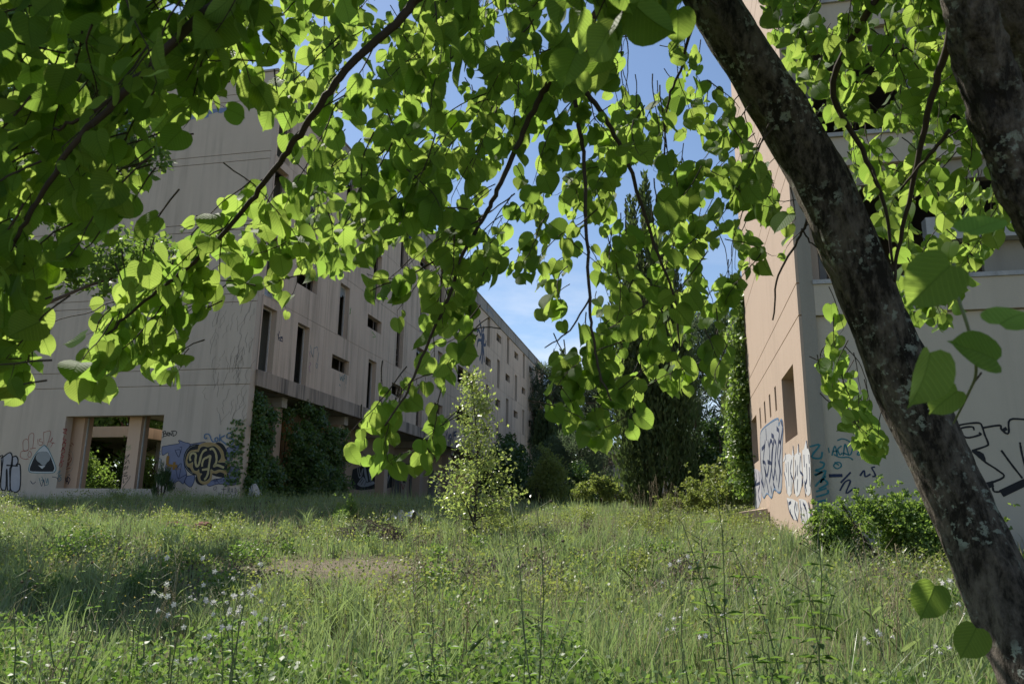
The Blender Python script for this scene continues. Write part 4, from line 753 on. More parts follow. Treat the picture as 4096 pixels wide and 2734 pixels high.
def trunk(root, pts, rad, name='trunk'):
    P = smooth_path([at(*p) for p in pts], 22); n = len(P); b = MB(); b.tube(P, list(np.interp(np.linspace(0, 1, n), np.linspace(0, 1, len(rad)), rad)), 44); me = b.mesh(name)
    co = np.array([v.co for v in me.vertices]); c = np.repeat(np.array(P), 44, 0); d = unit(co - c); a = np.tile(np.arange(44), n); h = np.repeat(np.arange(n), 44)
    aw = np.minimum(a, 44 - a); amp = .014 * (vnoise(aw * .55, h * .12) - .5) + .022 * (vnoise(aw * .2 + 7, h * .06) - .5) + .011 * (vnoise(aw * 1.3 + h * .1, h * .4) - .5)
    co = co + d * amp[:, None]; me.vertices.foreach_set('co', co.astype(np.float32).ravel()); me.update(); return link(name, me, M['bark'], root, True)
g0 = at(4560, 3700, 3.3)
LT = empty('linden_tree', (float(g0[0]), float(g0[1]), float(gz(g0[0], g0[1]))), 'leaning linden with lichen-spotted trunk and leafy boughs hanging across the view', 'tree')
trunk(LT, [(4640, 3900, 3.1), (4480, 3350, 3.05), (4170, 2734, 3.05), (3855, 2050, 3.1), (3547, 1366, 3.15), (3260, 683, 3.25), (2848, 0, 3.35), (2560, -500, 3.5), (2380, -1000, 3.8), (2300, -1500, 4.2)], [.16, .13, .112, .106, .098, .097, .094, .085, .072, .05])
K = (2520, -650, 3.5)
for pts, a, b in (([K, (1500, -420, 2.6), (1050, -150, 2.2), (870, 0, 2.1), (760, 100, 2.1), (600, 260, 2.1), (450, 420, 2.1), (300, 570, 2.1), (150, 800, 2.15), (60, 960, 2.2)], .017, .004),
    ([(520, 350, 2.1), (330, 470, 2.15), (220, 520, 2.2)], .006, .003),
    ([K, (2050, -350, 2.8), (1750, -90, 2.5), (1665, 0, 2.5), (1560, 120, 2.5), (1400, 260, 2.5), (1300, 390, 2.5), (1180, 560, 2.55), (1090, 690, 2.6), (980, 830, 2.65), (820, 1010, 2.7), (700, 1110, 2.75), (560, 1220, 2.8), (440, 1330, 2.8), (340, 1480, 2.8)], .017, .003),
    ([K, (2570, -250, 3.2), (2480, 90, 3.0), (2420, 170, 3.0), (2350, 250, 3.0), (2290, 300, 3.05)], .036, .018),
    ([(2480, 60, 3.0), (2620, 60, 3.05), (2760, 110, 3.1)], .02, .016),
    ([K, (2500, -150, 2.9), (2420, 0, 2.85), (2310, 150, 2.85), (2230, 290, 2.85), (2160, 390, 2.85), (2080, 560, 2.85), (1990, 760, 2.8), (1940, 860, 2.8), (1860, 1000, 2.75), (1790, 1200, 2.7), (1700, 1400, 2.7), (1630, 1560, 2.7), (1540, 1700, 2.7)], .016, .003),
    ([(2290, 300, 3.05), (2310, 480, 2.9), (2335, 640, 2.85), (2345, 900, 2.8), (2362, 1230, 2.75), (2375, 1366, 2.75), (2400, 1500, 2.75), (2445, 1600, 2.75)], .009, .003),
    ([(2290, 300, 3.05), (2400, 440, 3.0), (2490, 600, 3.0), (2560, 800, 3.0), (2625, 1000, 3.0), (2700, 1200, 3.0), (2720, 1400, 3.0)], .011, .003),
    ([(2770, 90, 3.3), (2720, 280, 3.3), (2670, 420, 3.3), (2655, 640, 3.3)], .007, .003),
    ([(2362, 1180, 2.75), (2280, 1320, 2.75), (2180, 1390, 2.75)], .004, .002), ([(1945, 850, 2.8), (1800, 1000, 2.9), (1650, 1090, 3.0), (1480, 1160, 3.0)], .006, .002),
    ([(3210, 700, 3.4), (3230, 860, 3.4), (3190, 960, 3.4), (3115, 1100, 3.4), (3092, 1280, 3.4)], .008, .003), ([(3205, 915, 3.4), (3260, 985, 3.4), (3320, 1040, 3.4)], .004, .002)):
    branch(LT, [(x, y, d - .18) for x, y, d in pts], a * .9, b * 1.0)
holes = [(436, -10, 514, 75), (590, -10, 725, 80), (0, 175, 45, 230), (255, 240, 330, 365), (330, 365, 430, 420), (495, 385, 585, 440), (1170, 250, 1245, 335), (1335, 350, 1370, 405), (1150, 480, 1290, 560), (1990, 20, 2050, 190), (1480, 430, 1580, 460), (1930, 700, 2048, 925), (2465, 100, 2690, 380), (2335, 10, 2400, 140), (2480, 650, 2640, 930), (2870, 960, 2950, 1120), (2330, 900, 2385, 1160), (1195, 1120, 1330, 1180), (60, 1230, 70, 1240), (1270, 60, 1330, 110), (2060, 470, 2110, 540), (2640, 520, 2690, 620)]
R1 = [(-350, -600), (1250, -600), (1250, 250), (1150, 470), (1000, 480), (870, 470), (740, 440), (680, 620), (540, 640), (400, 690), (385, 1040), (300, 1080), (200, 1060), (185, 1400), (110, 1590), (-40, 1650), (-350, 1650)]
R2 = [(860, 790), (1024, 700), (1165, 760), (1165, 1290), (1060, 1320), (1000, 1180), (880, 1200), (740, 1340), (745, 1520), (600, 1540), (485, 1450), (430, 1590), (330, 1610), (215, 1540), (270, 1366), (380, 1180), (640, 960), (780, 850)]
R3 = [(1150, -600), (2500, -600), (2480, 300), (2350, 640), (2335, 1000), (2200, 1200), (2048, 1110), (1900, 1150), (1757, 1150), (1700, 1040), (1580, 980), (1430, 1080), (1355, 1110), (1185, 1110), (1165, 700), (1150, 470)]
R5 = [(1600, 1100), (1740, 1060), (1925, 1060), (1900, 1366), (1857, 1560), (1780, 1760), (1720, 1920), (1640, 1910), (1400, 1850), (1395, 1790), (1560, 1500)]
R6 = [(2400, -600), (3000, -600), (3300, 500), (3200, 900), (3050, 1180), (2960, 1120), (2920, 1366), (2870, 1600), (2780, 1570), (2690, 1590), (2560, 1480), (2410, 1420), (2380, 1075), (2340, 700), (2480, 300)]
R7 = [(2150, 1185), (2405, 1175), (2430, 1400), (2580, 1560), (2610, 1690), (2500, 1780), (2290, 1770), (2200, 1640)]
R8 = [(2900, -600), (4300, -600), (4300, 700), (3960, 1000), (3790, 1310), (3640, 1300), (3440, 1150), (3350, 683), (3000, 0)]
R9 = [(3270, 1240), (3420, 1230), (3560, 1500), (3620, 1700), (3560, 1830), (3430, 1830), (3330, 1640), (3250, 1420)]
lp = [(R1, 1.9, 2.8, 2.5, -.7, .6), ([(405, 720), (580, 720), (580, 950), (420, 960)], 2.1, 2.3, 2.2, -.3, .8), (R2, 2.45, 3.1, 2.2, -.8, .55), (R3, 2.4, 4.4, 2.1, -.55, .7), ([(1425, 1110), (1700, 1110), (1700, 1260), (1500, 1260)], 2.9, 3.1, 2.0, -.8, .4), (R5, 2.5, 2.9, 1.9, -.6, .7), (R6, 2.6, 4.4, 2.0, -.1, .9), (R7, 2.6, 2.9, 1.7, -.2, .9), ([(2845, 1366), (3010, 1366), (3010, 1440), (2900, 1450)], 3, 3.2, 2, 0, .8), (R9, 3.62, 3.95, 2.8, .3, .8),
      ([(-600, -1600), (3200, -1600), (3000, -600), (-600, -600)], 2.2, 4.5, .7, -.6, .6), ([(2150, -560), (3050, -560), (3000, -70), (2200, -70)], 1.45, 1.9, 4.0, -.3, .3)]  # last cluster: unseen leaves added above the view to shade the near shoot
dress(LT, *spots(lp, holes, 0, 0, .069), single=270)
L2 = empty('linden_tree', (1.75, 2.1, .1), 'second linden with forked dark trunk at the upper right edge', 'tree')
trunk(L2, [(5600, 3600, 3.0), (5050, 2500, 2.75), (4560, 1600, 2.65), (4215, 960, 2.6), (4070, 650, 2.6), (3950, 300, 2.6), (3865, -60, 2.6), (3740, -600, 2.8), (3600, -1200, 3.2)], [.12, .1, .084, .07, .066, .064, .062, .055, .04])
trunk(L2, [(4800, 2050, 2.95), (4520, 1200, 2.95), (4300, 640, 2.9), (4130, 200, 2.9), (3990, -80, 2.9), (3800, -600, 3.1)], [.065, .075, .074, .07, .066, .05], 'stem')
for pts, a, b in (([(3560, -100, 3.5), (3330, 330, 3.5), (3450, 600, 3.5), (3540, 830, 3.5), (3572, 1060, 3.5)], .012, .004), ([(3830, -50, 2.8), (3790, 180, 3.0), (3720, 420, 3.1), (3660, 700, 3.2), (3590, 1000, 3.3), (3580, 1130, 3.3)], .012, .004), ([(3800, 520, 3.1), (3700, 640, 3.15), (3600, 760, 3.2)], .006, .003)):
    branch(L2, [(x, y, d - .15) for x, y, d in pts], a * 1.2, b * 1.2)
dress(L2, *spots([(R8, 3.3, 5.0, 2.1, .1, .9), ([(3000, -1500), (5200, -1500), (5200, 200), (4300, 200), (4300, -600), (3000, -600)], 2.6, 4.5, .8, .1, .8), ([(3640, 1120), (3800, 1120), (3800, 1330), (3660, 1310)], 3.3, 3.5, 2.0, .2, .9)], [(3560, 520, 3660, 640)], 0, 0, .067), single=120)
# shoots close to the lens: large soft leaves
def place_leaf(root, b, tip, face, s, k=0):
    b = np.asarray(b, float); t = unit(np.asarray(tip, float) - b); nn = np.asarray(face, float); nn = unit(nn - t * (nn @ t)); sx_ = np.cross(t, nn)
    o = bpy.data.objects.new('leaf', TM[k]); col.objects.link(o); o.parent = root; o.matrix_parent_inverse = Matrix.Translation(-Vector(root.location))
    o.matrix_basis = Matrix(((sx_[0] * s, t[0] * s, nn[0] * s, b[0]), (sx_[1] * s, t[1] * s, nn[1] * s, b[1]), (sx_[2] * s, t[2] * s, nn[2] * s, b[2]), (0, 0, 0, 1)))
SH = empty('linden_shoot', tuple(at(3860, 1690, 1.5)), 'young shoot with large soft leaves close to the camera at the right', 'shoot')
MB().tube(smooth_path([at(3815, 1690, 1.9), at(3870, 1580, 1.5), at(3905, 1480, 1.25), at(3875, 1320, 1.2), at(3820, 1150, 1.2), at(3815, 1050, 1.2)]), .0022, 6).build('stem', M['stem'], SH, True)
MB().tube([at(3870, 1580, 1.5), at(3895, 1530, 1.4), at(3925, 1490, 1.3)], .0015, 5).build('stem', M['twig'], SH, True)
tc_ = unit(-CF - SUN * (-CF @ SUN)); CUs = unit(CU - SUN * (CU @ SUN)); CRs = unit(CR - SUN * (CR @ SUN))
for (a, b, f_, s, k) in (((3990, 1440, 1.1), (3850, 1380, 1.08), tc_ + CUs * .5, .058, 0), ((4000, 1290, 1.05), (4130, 1230, 1.0), tc_ * .5 + CUs * .8, .062, 2), ((3830, 1560, 1.2), (3780, 1600, 1.2), tc_ + CRs * .4, .045, 1), ((3725, 1410, 1.0), (3650, 1650, 1.0), tc_ * .2 + CRs * .9, .064, 1), ((3800, 1060, 1.0), (3610, 1240, .98), tc_ * .2 + CUs * .9 + CRs * .3, .062, 3), ((3870, 930, .95), (4020, 870, .92), CUs * .95 + tc_ * .14, .045, 0)):
    place_leaf(SH, at(*a), at(*b), f_, s, k)
for (a, b, f_, s, k, lab) in (((3740, 2340, 2.2), (3690, 2460, 2.2), tc_ + CRs * .2, .085, 0, 0), ((3905, 2510, 2.3), (3860, 2600, 2.3), tc_ + CUs * .2, .08, 2, 0)): place_leaf(LT, at(*a), at(*b), f_, s, k)

# ================================================== oak sapling
def sapling(x, y):
    z = float(gz(x, y)); o = empty('oak_sapling', (x, y, z), 'slender young oak with small glossy leaves standing in the meadow', 'tree'); b = MB(); H = 3.45
    tp = [np.array([x + .12 * math.sin(t * 5) * t, y, z - .1 + H * t]) for t in np.linspace(0, 1, 14)]; b.tube(tp, list(np.linspace(.032, .006, 14)), 8); C = []
    for i in range(64):
        t = .07 + .9 * (i / 63) ** 1.05; s = np.array([np.interp(t, np.linspace(0, 1, 14), [p[k] for p in tp]) for k in range(3)]); a = i * 2.4 + rng.normal() * .3
        L_ = (1.02 * (1 - t) ** .8 * (.55 + .6 * rng.random()) + .1) * (.6 if .45 < t < .62 and rng.random() < .6 else 1); e = s + np.array([math.cos(a) * L_, math.sin(a) * L_, L_ * (.1 + .45 * rng.random())]); q = limb(b, s, e, .012 * (1 - t) + .004, .002, .1, 5, 5)
        for k in range(int(20 + 85 * L_)):
            f_ = rng.random() ** .7; p = s + (e - s) * (.18 + .85 * f_); C.append(p + rng.normal(size=3) * np.array([.07, .07, .06]) * (1 + L_ * .6))
    C = np.array(C); foliage('crown', C, .082 * (.6 + .7 * rng.random(len(C))), M['oak'], o, aspect=.58, nb=(0, 0, 1), nbk=.8); b.build('trunk', M['twig'], o, True)
sapling(-4.02, 15.2)

# ================================================== meadow
def blades(n, y0, y1, hmin, hmax, wd, seg2=True, side=3.0, pw=1.0, keep=None, lean=.35):
    y = y0 + (y1 - y0) * rng.random(n) ** pw; x = -(1.03 * y + side) + (1.46 * y + 2 * side) * rng.random(n)
    ok = ~((x > XR - .05) & (y > YR - .05)) & ~((x < XF + .3) & (y > YG - .15)) & ~((x < -14) & (y > YG))
    pz = vnoise(x * .9 + 3, y * .9 + 8); dirt = np.exp(-(((x + 4.1) / 1.5) ** 2 + ((y - 9.9) / 1.5) ** 2) ** 2) * 1.05 + .8 * np.exp(-(((x + 6.2) / 1.3) ** 2 + ((y - 8.9) / .5) ** 2))
    ok &= rng.random(n) > dirt * .8; cl = vnoise(x * 3.1 + 5, y * 3.1) * .6 + vnoise(x * 8 + 1, y * 8 + 30) * .4; ok &= rng.random(n) < np.clip((cl - .18) * 2.4, .12, 1); x, y, pz, dirt = x[ok], y[ok], pz[ok], dirt[ok]; n = len(x)
    h = (hmin + (hmax - hmin) * rng.random(n) ** 1.8) * (.4 + .55 * pz + .75 * vnoise(x * 2.2 + 17, y * 2.2 + 3) ** 2) * (1 - .6 * np.clip(dirt, 0, 1)) * (1 - .6 * np.exp(-(((x + 3.4) / 2.3) ** 2 + ((y - 8.2) / 2.0) ** 2))); a = rng.random(n) * 6.283; l = lean * (.3 + rng.random(n)) * h; wa = rng.random(n) * 6.283; ww = wd * (.6 + .8 * rng.random(n))
    b = np.stack([x, y, gz(x, y) - .01], 1); s = np.stack([np.cos(wa), np.sin(wa), np.zeros(n)], 1) * ww[:, None] / 2; d = np.stack([np.cos(a), np.sin(a), np.zeros(n)], 1); up = np.array([0, 0, 1.])
    m = b + d * (l * .3)[:, None] + up * (h * .6)[:, None]; t = b + d * l[:, None] + up * (h * (1 - .12 * rng.random(n)))[:, None]
    rn = np.clip(.05 + .6 * (vnoise(x * .6 + 40, y * .6) - .25) + .5 * (vnoise(x * 3 + 4, y * 3) - .5) + .75 * rng.random(n) ** 2.5, 0, .99)
    if seg2:
        V = np.stack([b - s, b + s, m + s * .8, m - s * .8, t], 1).reshape(-1, 3); i = np.arange(n) * 5; F = np.concatenate([np.stack([i, i + 1, i + 2], 1), np.stack([i, i + 2, i + 3], 1), np.stack([i + 3, i + 2, i + 4], 1)]); return V, F, np.repeat(rn, 5)
    V = np.stack([b - s, b + s, t], 1).reshape(-1, 3); i = np.arange(n) * 3; return V, np.stack([i, i + 1, i + 2], 1), np.repeat(rn, 3)
def merge(parts):
    V, F, Rn, off = [], [], [], 0
    for v, f_, r_ in parts: V.append(v); F.append(f_ + off); Rn.append(r_); off += len(v)
    return np.concatenate(V), np.concatenate(F), np.concatenate(Rn)
V, F, rn = merge([blades(135000, 1.4, 7.5, .04, .34, .0085), blades(110000, 6.5, 15, .05, .26, .0125, pw=.9), blades(90000, 13.5, 26, .08, .42, .016, False), blades(26000, 25, 60, .2, .6, .035, False, 0)])
tag(np_mesh('meadow_grass', V, F, M['grass'], rnd=rn), 'thick wild meadow grass covering the ground between the buildings', 'grass', kind='stuff')
V, F, rn = merge([blades(9000, 1.6, 8, .2, .62, .004, lean=.8), blades(9000, 7, 20, .2, .6, .008, lean=.8)]); tag(np_mesh('dry_grass', V, F, M['straw'], rnd=rn), 'dry straw-coloured grass blades mixed into the meadow', 'grass', kind='stuff')
def cover(n, y0, y1, size, zmax, thr, mt, name, lab, seed):
    y = y0 + (y1 - y0) * rng.random(n); x = -(1.03 * y + 2) + (1.46 * y + 4) * rng.random(n); k = vnoise(x * 1.1 + seed, y * 1.1 + seed * 2) > thr
    k &= rng.random(n) > .82 * np.exp(-(((x + 4.1) / 1.55) ** 2 + ((y - 9.9) / 1.6) ** 2) ** 2); k &= ~((x > XR - .1) & (y > YR - .1)) & ~((x < XF + .3) & (y > YG - .2)); x, y = x[k], y[k]; C = np.stack([x, y, gz(x, y) + zmax * rng.random(len(x)) ** .8], 1)
    V, F, rn = cards(C, size * (.6 + .7 * rng.random(len(x))) * (1 + .04 * y), .75, (0, 0, .5), .6, (0, 0, 1), 1.0); tag(np_mesh(name, V, F, M[mt], rnd=rn), lab, 'ground cover', kind='stuff')
def clumps(n, y0, y1, per, rmin, rmax, hk, size, mt, name, lab, avoid=True, aspect=.55):
    c = []; r = []
    while len(c) < n:
        y = y0 + (y1 - y0) * random.random() ** .8; x = -(1.0 * y + 1.5) + (1.42 * y + 3) * random.random()
        if (x > XR - .3 and y > YR - .3) or (x < XF + .5 and y > YG - .4): continue
        if ((x + 3.8) / 1.7) ** 2 + ((y - 9.2) / 2.3) ** 2 < 1: continue
        q = rmin + (rmax - rmin) * random.random() ** 1.5; g_ = float(gz(x, y))
        for k in range(4): c.append((x + random.gauss(0, q * .6), y + random.gauss(0, q * .6), g_ + q * hk * random.random())); r.append(q * (.55 + .4 * random.random()))
    C, d = lumps(n * per // 4, c, r, .5); C = C[C[:, 2] > gz(C[:, 0], C[:, 1]) - .02]
    V, F, rn = cards(C, size * (.55 + .8 * rng.random(len(C))) * (1 + .035 * C[:, 1]), aspect, (0, 0, 1), .5, (0, 0, 1), .7); tag(np_mesh(name, V, F, M[mt], rnd=rn), lab, 'ground cover', kind='stuff')
clumps(360, 6.5, 22, 520, .12, .34, .7, .03, 'shrub', 'herb_clumps', 'low rounded clumps of pale herbs across the mid meadow')
clumps(300, 3.2, 15, 420, .1, .3, .9, .032, 'weed', 'weed_clumps', 'low leafy weed clumps standing in the meadow')
clumps(110, 8, 17, 420, .12, .3, .5, .03, 'tuft', 'dry_clumps', 'brownish dried weed clumps near the bare earth')
def tufts(n, y0, y1, k):
    P = []
    while len(P) < n:
        y = y0 + (y1 - y0) * random.random(); x = -(.95 * y + 1) + (1.36 * y + 2) * random.random()
        if (x > XR - .2 and y > YR - .2) or (x < XF + .5 and y > YG - .4): continue
        if ((x + 3.7) / 1.9) ** 2 + ((y - 8.9) / 2.6) ** 2 < 1: continue
        P.append((x, y))
    P = np.repeat(np.array(P), k, 0); m_ = len(P); sc_ = np.repeat(.6 + .7 * rng.random(n), k); P = P + rng.normal(size=(m_, 2)) * .05 * sc_[:, None]; h = (.16 + .32 * rng.random(m_)) * sc_; a = rng.random(m_) * 6.283; l = h * (.1 + .6 * rng.random(m_)); wa = rng.random(m_) * 6.283; ww = .007 * (1 + .06 * P[:, 1])
    b = np.stack([P[:, 0], P[:, 1], gz(P[:, 0], P[:, 1]) - .01], 1); s_ = np.stack([np.cos(wa), np.sin(wa), 0 * wa], 1) * ww[:, None] / 2; d = np.stack([np.cos(a), np.sin(a), 0 * a], 1); up = np.array([0, 0, 1.]); m = b + d * (l * .25)[:, None] + up * (h * .6)[:, None]; t = b + d * l[:, None] + up * (h * .95)[:, None]
    V = np.stack([b - s_, b + s_, m + s_ * .8, m - s_ * .8, t], 1).reshape(-1, 3); i = np.arange(m_) * 5; F = np.concatenate([np.stack([i, i + 1, i + 2], 1), np.stack([i, i + 2, i + 3], 1), np.stack([i + 3, i + 2, i + 4], 1)])
    tag(np_mesh('grass_tufts', V, F, M['grass'], rnd=np.repeat(np.clip(np.repeat(.35 * rng.random(n), k) + .12 * rng.random(m_), 0, .99), 5)), 'taller tufts of bluish green grass in the meadow', 'grass', kind='stuff')
tufts(330, 2.6, 17, 50)
cover(60000, 1.6, 5.0, .03, .3, .55, 'weed', 'clover', 'leafy clover-like weeds carpeting the near meadow', 2)
cover(80000, 5, 24, .026, .36, .5, 'shrub', 'herb_cover', 'pale small-leaved herbs mixed in the sunlit meadow', 11)
cover(26000, 8, 14, .03, .12, .62, 'tuft', 'dry_ground_cover', 'brownish dry tufts around the bare earth patch', 23)
cover(1500, 3, 22, .012, .45, .0, 'petal', 'white_wildflowers', 'tiny white wildflowers scattered through the grass', 5)
cover(500, 5, 22, .014, .4, .35, 'yellow', 'yellow_wildflowers', 'tiny yellow wildflowers scattered through the grass', 17)

# ================================================== tall weeds, debris
def weed(x, y, h, kind, label, group=None, nstem=3, seed=0):
    r_ = np.random.default_rng(seed + 100); z = float(gz(x, y)); nm = dict(leafy='leafy_weed', catchfly='catchfly_plant', oat='wild_oat', yellow='yellow_flower_plant', bud='budding_weed')[kind]
    o = empty(nm, (x, y, z), label, 'plant', group); b = MB(); Lc = []; Lt = []; Fc = []; Ft = []
    for i in range(nstem):
        a = r_.random() * 6.283; sp = .34 * h * r_.random(); P = []; hh = h * (.65 + .35 * r_.random()) if i else h
        for t in np.linspace(0, 1, 8): P.append(np.array([x + math.cos(a) * (.02 + sp * t ** 1.4) + .012 * math.sin(t * 9 + i), y + math.sin(a) * (.02 + sp * t ** 1.4), z + hh * t]))
        b.tube(P, list(np.linspace(.0042, .0016, 8)), 5)
        pt = lambda t: np.array([np.interp(t, np.linspace(0, 1, 8), [p[k] for p in P]) for k in range(3)])
        if kind in ('leafy', 'catchfly', 'bud', 'yellow'):
            m_ = dict(leafy=17, catchfly=6, bud=6, yellow=16)[kind]
            for k in range(m_):
                t = .08 + .86 * k / m_; c = pt(t); a2 = k * 1.57
                for q in (0, math.pi): Lc.append(c); Lt.append(np.array([math.cos(a2 + q), math.sin(a2 + q), .35 - .5 * r_.random()]))
        if kind in ('leafy', 'catchfly', 'bud', 'yellow'):
            for k in range(dict(leafy=2, catchfly=5, bud=4, yellow=7)[kind]):
                t = 1 - .25 * r_.random() * (k > 0); a2 = r_.random() * 6.283; e = pt(t) + np.array([math.cos(a2), math.sin(a2), .6]) * (.03 + .05 * r_.random()); b.tube([pt(t), e], .0013, 4)
                if kind != 'leafy' or k: 
                    Fc.append(e); Ft.append(np.array([math.cos(a2), math.sin(a2), .2]))
        if kind == 'oat':
            for k in range(16):
                t = .66 + .34 * k / 16; a2 = a + r_.normal() * .8; e = pt(t) + np.array([math.cos(a2) * .05, math.sin(a2) * .05, -.02]); b.tube([pt(t), pt(t) + np.array([math.cos(a2) * .03, math.sin(a2) * .03, .012]), e], .0008, 3); Fc.append(e); Ft.append(np.array([math.cos(a2) * .5, math.sin(a2) * .5, -1]))
            for k in range(3): Lc.append(pt(.1 + .15 * k)); Lt.append(np.array([math.cos(a + k), math.sin(a + k), 1.2]))
    b.build('stems', M['stem'] if kind != 'oat' else M['straw'], o, True)
    if Lc:
        Lc = np.array(Lc); t = unit(np.array(Lt)); n = len(Lc); sz = (.062 if kind == 'leafy' else .05 if kind in ('catchfly', 'bud') else .025 if kind == 'yellow' else .16) * (.6 + .7 * r_.random(n)); s_ = unit(np.cross(t, [0, 0, 1.])); asp = .3 if kind != 'oat' else .035
        up_ = np.cross(s_, t); m0 = Lc + t * (sz * .45)[:, None] + up_ * (sz * .06)[:, None]; tip = Lc + t * sz[:, None] - up_ * (sz * .18)[:, None]
        V = np.stack([Lc, m0 + s_ * (sz * asp * .5)[:, None], tip, m0 - s_ * (sz * asp * .5)[:, None]], 1).reshape(-1, 3); i = np.arange(n) * 4
        tag(np_mesh('leaves', V, np.concatenate([np.stack([i, i + 1, i + 2], 1), np.stack([i, i + 2, i + 3], 1)]), M['weed'] if kind != 'oat' else M['grass'], o, rnd=np.repeat(r_.random(n), 4)), kind='stuff')
    if Fc:
        Vv, Ff, off = [], [], 0
        for c, t in zip(Fc, Ft):
            t = unit(t); s_ = unit(np.cross(t, r_.normal(size=3))); u_ = np.cross(t, s_); Lf = dict(oat=.022, catchfly=.016, bud=.016, yellow=.012, leafy=.012)[kind]; rr_ = Lf * (.16 if kind == 'oat' else .4)
            ring = [c + t * Lf * .5 + rr_ * (math.cos(q) * s_ + math.sin(q) * u_) for q in np.linspace(0, 6.283, 6)[:-1]]; Vv += [c] + ring + [c + t * Lf]
            for q in range(5): Ff += [(off, off + 1 + q, off + 1 + (q + 1) % 5), (off + 6, off + 1 + (q + 1) % 5, off + 1 + q)]
            off += 7
            if kind == 'catchfly':
                for q in range(5):
                    d_ = math.cos(q * 1.257) * s_ + math.sin(q * 1.257) * u_; w_ = np.cross(d_, t); e = c + t * Lf; Vv += [e, e + d_ * .008 + w_ * .004, e + d_ * .013, e + d_ * .008 - w_ * .004]; Ff += [(off, off + 1, off + 2), (off, off + 2, off + 3)]; off += 4
        tag(np_mesh('flowers' if kind in ('catchfly', 'yellow') else 'seed_heads', np.array(Vv), np.array(Ff), M[dict(oat='straw', catchfly='petal', bud='tuft', yellow='yellow', leafy='tuft')[kind]], o, rnd=np.full(len(Vv), .5)), kind='stuff')
    return o
def wpos(px, dist): d = ray(px, 2069); d = d / np.linalg.norm(d[:2]); return float(d[0] * dist), float(d[1] * dist)
for (px, dist, h, kind, ns_, lab) in ((2920, 3.3, 1.12, 'leafy', 4, 'tall leafy weed at the lower right in front of the meadow'), (3020, 3.0, .8, 'leafy', 4, 'shorter leafy weed leaning right beside the tall leafy one'), (3230, 2.9, .98, 'leafy', 3, 'thin leafy weed nearest the leaning trunk'), (2180, 3.0, 1.08, 'bud', 2, 'single dark-stemmed weed with round buds at centre foreground'), (2130, 3.4, .75, 'leafy', 3, 'low leafy weed behind the budded stem'),
        (960, 3.3, .84, 'catchfly', 4, 'white catchfly cluster at the lower left centre'), (1080, 3.9, .8, 'catchfly', 3, 'white catchfly just right of the catchfly cluster'), (760, 3.6, .86, 'catchfly', 3, 'white catchfly left of the catchfly cluster'), (230, 3.7, .95, 'bud', 3, 'tall budded weed near the left edge'), (370, 4.6, .9, 'yellow', 4, 'yellow-flowered plant in the shaded left meadow'), (620, 4.8, .78, 'yellow', 3, 'lower yellow-flowered plant right of the first one'),
        (2750, 3.9, .75, 'catchfly', 3, 'white catchfly in front of the sunlit meadow centre right'), (3580, 3.9, .7, 'catchfly', 4, 'white catchfly beside the trunk foot'), (1780, 3.2, .7, 'leafy', 4, 'clump of round-leaved weed below the sapling'), (3500, 5.4, .85, 'bud', 2, 'budded stem left of the trunk in mid meadow')):
    x, y = wpos(px, dist); weed(x, y, h, kind, lab, None, ns_, int(px))
k = 0
for (px, dist, h) in [(2600, 16.5, 1.0), (2640, 16, 1.1), (2560, 17, .95), (2680, 17.2, .9), (2720, 16, .8), (2530, 15.6, .8), (2590, 15, .75)]:
    x, y = wpos(px, dist); weed(x, y, h * 1.1, 'oat', 'pale wild oat stalk in the tuft before the huge cypress', 'wild oats before the cypress', 4, 300 + k); k += 1
for i in range(34):
    px = 80 + 3500 * rng.random(); dist = 3.6 + 9 * rng.random() ** 1.3; x, y = wpos(px, dist)
    weed(x, y, .5 + .4 * rng.random(), 'oat', 'single wild oat stalk with drooping seeds in the open meadow', 'wild oats in the meadow', 2, 400 + i)
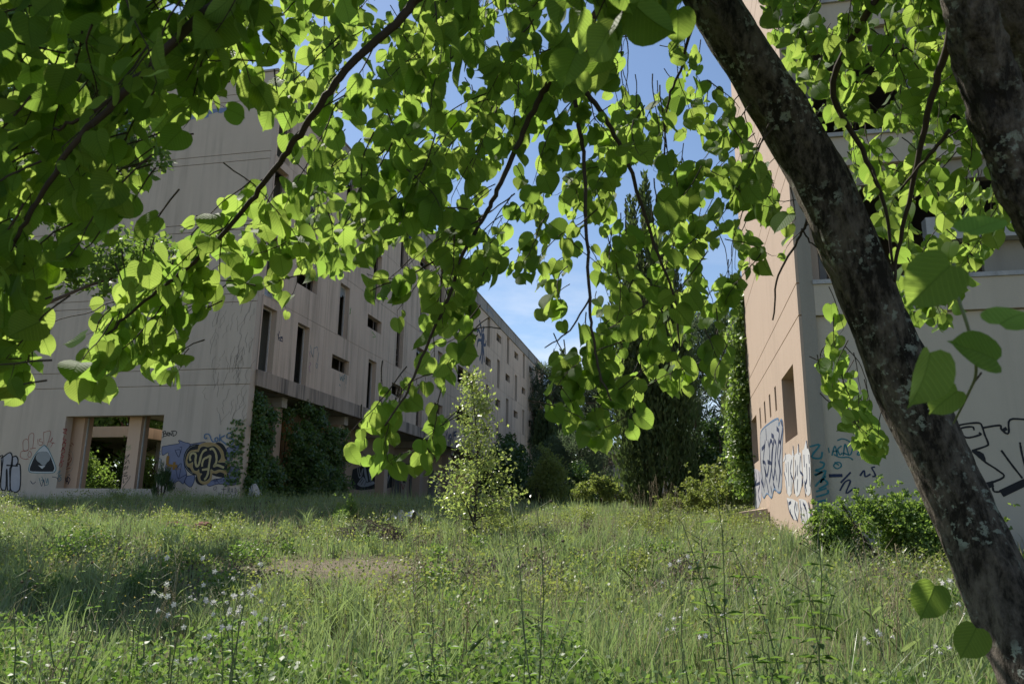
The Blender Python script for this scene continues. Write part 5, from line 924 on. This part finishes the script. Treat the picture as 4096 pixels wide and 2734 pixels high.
# broken things lying in the grass
x, y = -9.9, 14.4; z = float(gz(x, y)) + .12; o = empty('rotten_log', (x, y, z), 'reddish rotten log lying in the meadow left of the brush pile', 'log'); b = MB()
P = [np.array([x - .55 + 1.1 * t, y + .1 * math.sin(t * 4), z + .03 * math.sin(t * 9)]) for t in np.linspace(0, 1, 14)]; b.tube(P, [.07 + .035 * rng.random() for _ in P], 10); b.build('wood', M['wood'], o)
for i in range(4): MB().tube([(x - .4 + .25 * i, y - .1, z + .05), (x - .3 + .25 * i + .2 * rng.random(), y - .22, z + .02)], [.03, .012], 6).build('splinter', M['wood'], o)
x, y = -5.4, 13.3; z = float(gz(x, y)); o = empty('brush_pile', (x, y, z), 'grey pile of cut twigs and brush in mid meadow', 'brush pile'); b = MB()
for i in range(420):
    a = rng.random() * 6.283; r_ = .42 * rng.random() ** .5; c = np.array([x + r_ * 1.5 * math.cos(a), y + r_ * math.sin(a), z + .34 * (1 - (r_ / .45) ** 2) * rng.random() + .06]); d = unit(rng.normal(size=3) * np.array([1, 1, .35])) * (.12 + .2 * rng.random()); b.tube([c - d, c + rng.normal(size=3) * .02, c + d], [.005, .006, .002], 3, False)
tag(b.build('twigs', M['tuft'], o), kind='stuff')
def crumple(name, x, y, lx, ly, h, mt, label, cat):
    z = float(gz(x, y)) + .08; n = 15; b = MB(); g_ = lambda i, j: (x + lx * (i / n - .5), y + ly * (j / n - .5) + .1 * math.sin(i), z + h * float(vnoise(i * .55 + x * 7, j * .55 + y * 3)) * math.sin(math.pi * (i + .5) / (n + 1)) ** .5)
    for i in range(n):
        for j in range(n): b.quad(g_(i, j), g_(i + 1, j), g_(i + 1, j + 1), g_(i, j + 1))
    o = b.build(name, M[mt], None); tag(o, label, cat)
crumple('plastic_sheet', -6.0, 17.0, .95, .5, .35, 'plastic', 'crumpled pale plastic sheet lying beyond the brush pile', 'plastic sheet')
crumple('plastic_bag', -13.5, 23.0, .3, .22, .5, 'white', 'small white plastic bag at the foot of the gable corner', 'plastic bag')
x, y = 1.75, 20.5; z = float(gz(x, y)); b = MB(); b.v = [(x - .55, y - .3, z - .2), (x + .4, y - .35, z - .2), (x + .4, y + .3, z - .2), (x - .5, y + .3, z - .2), (x - .45, y - .25, z + .22), (x + .36, y - .3, z + .34), (x + .34, y + .25, z + .36), (x - .4, y + .22, z + .2)]; b.f = [(0, 3, 2, 1), (4, 5, 6, 7), (0, 1, 5, 4), (1, 2, 6, 5), (2, 3, 7, 6), (3, 0, 4, 7)]
tag(b.build('concrete_block', M['salmon']), 'broken concrete block at the foot of the salmon wall', 'concrete block')
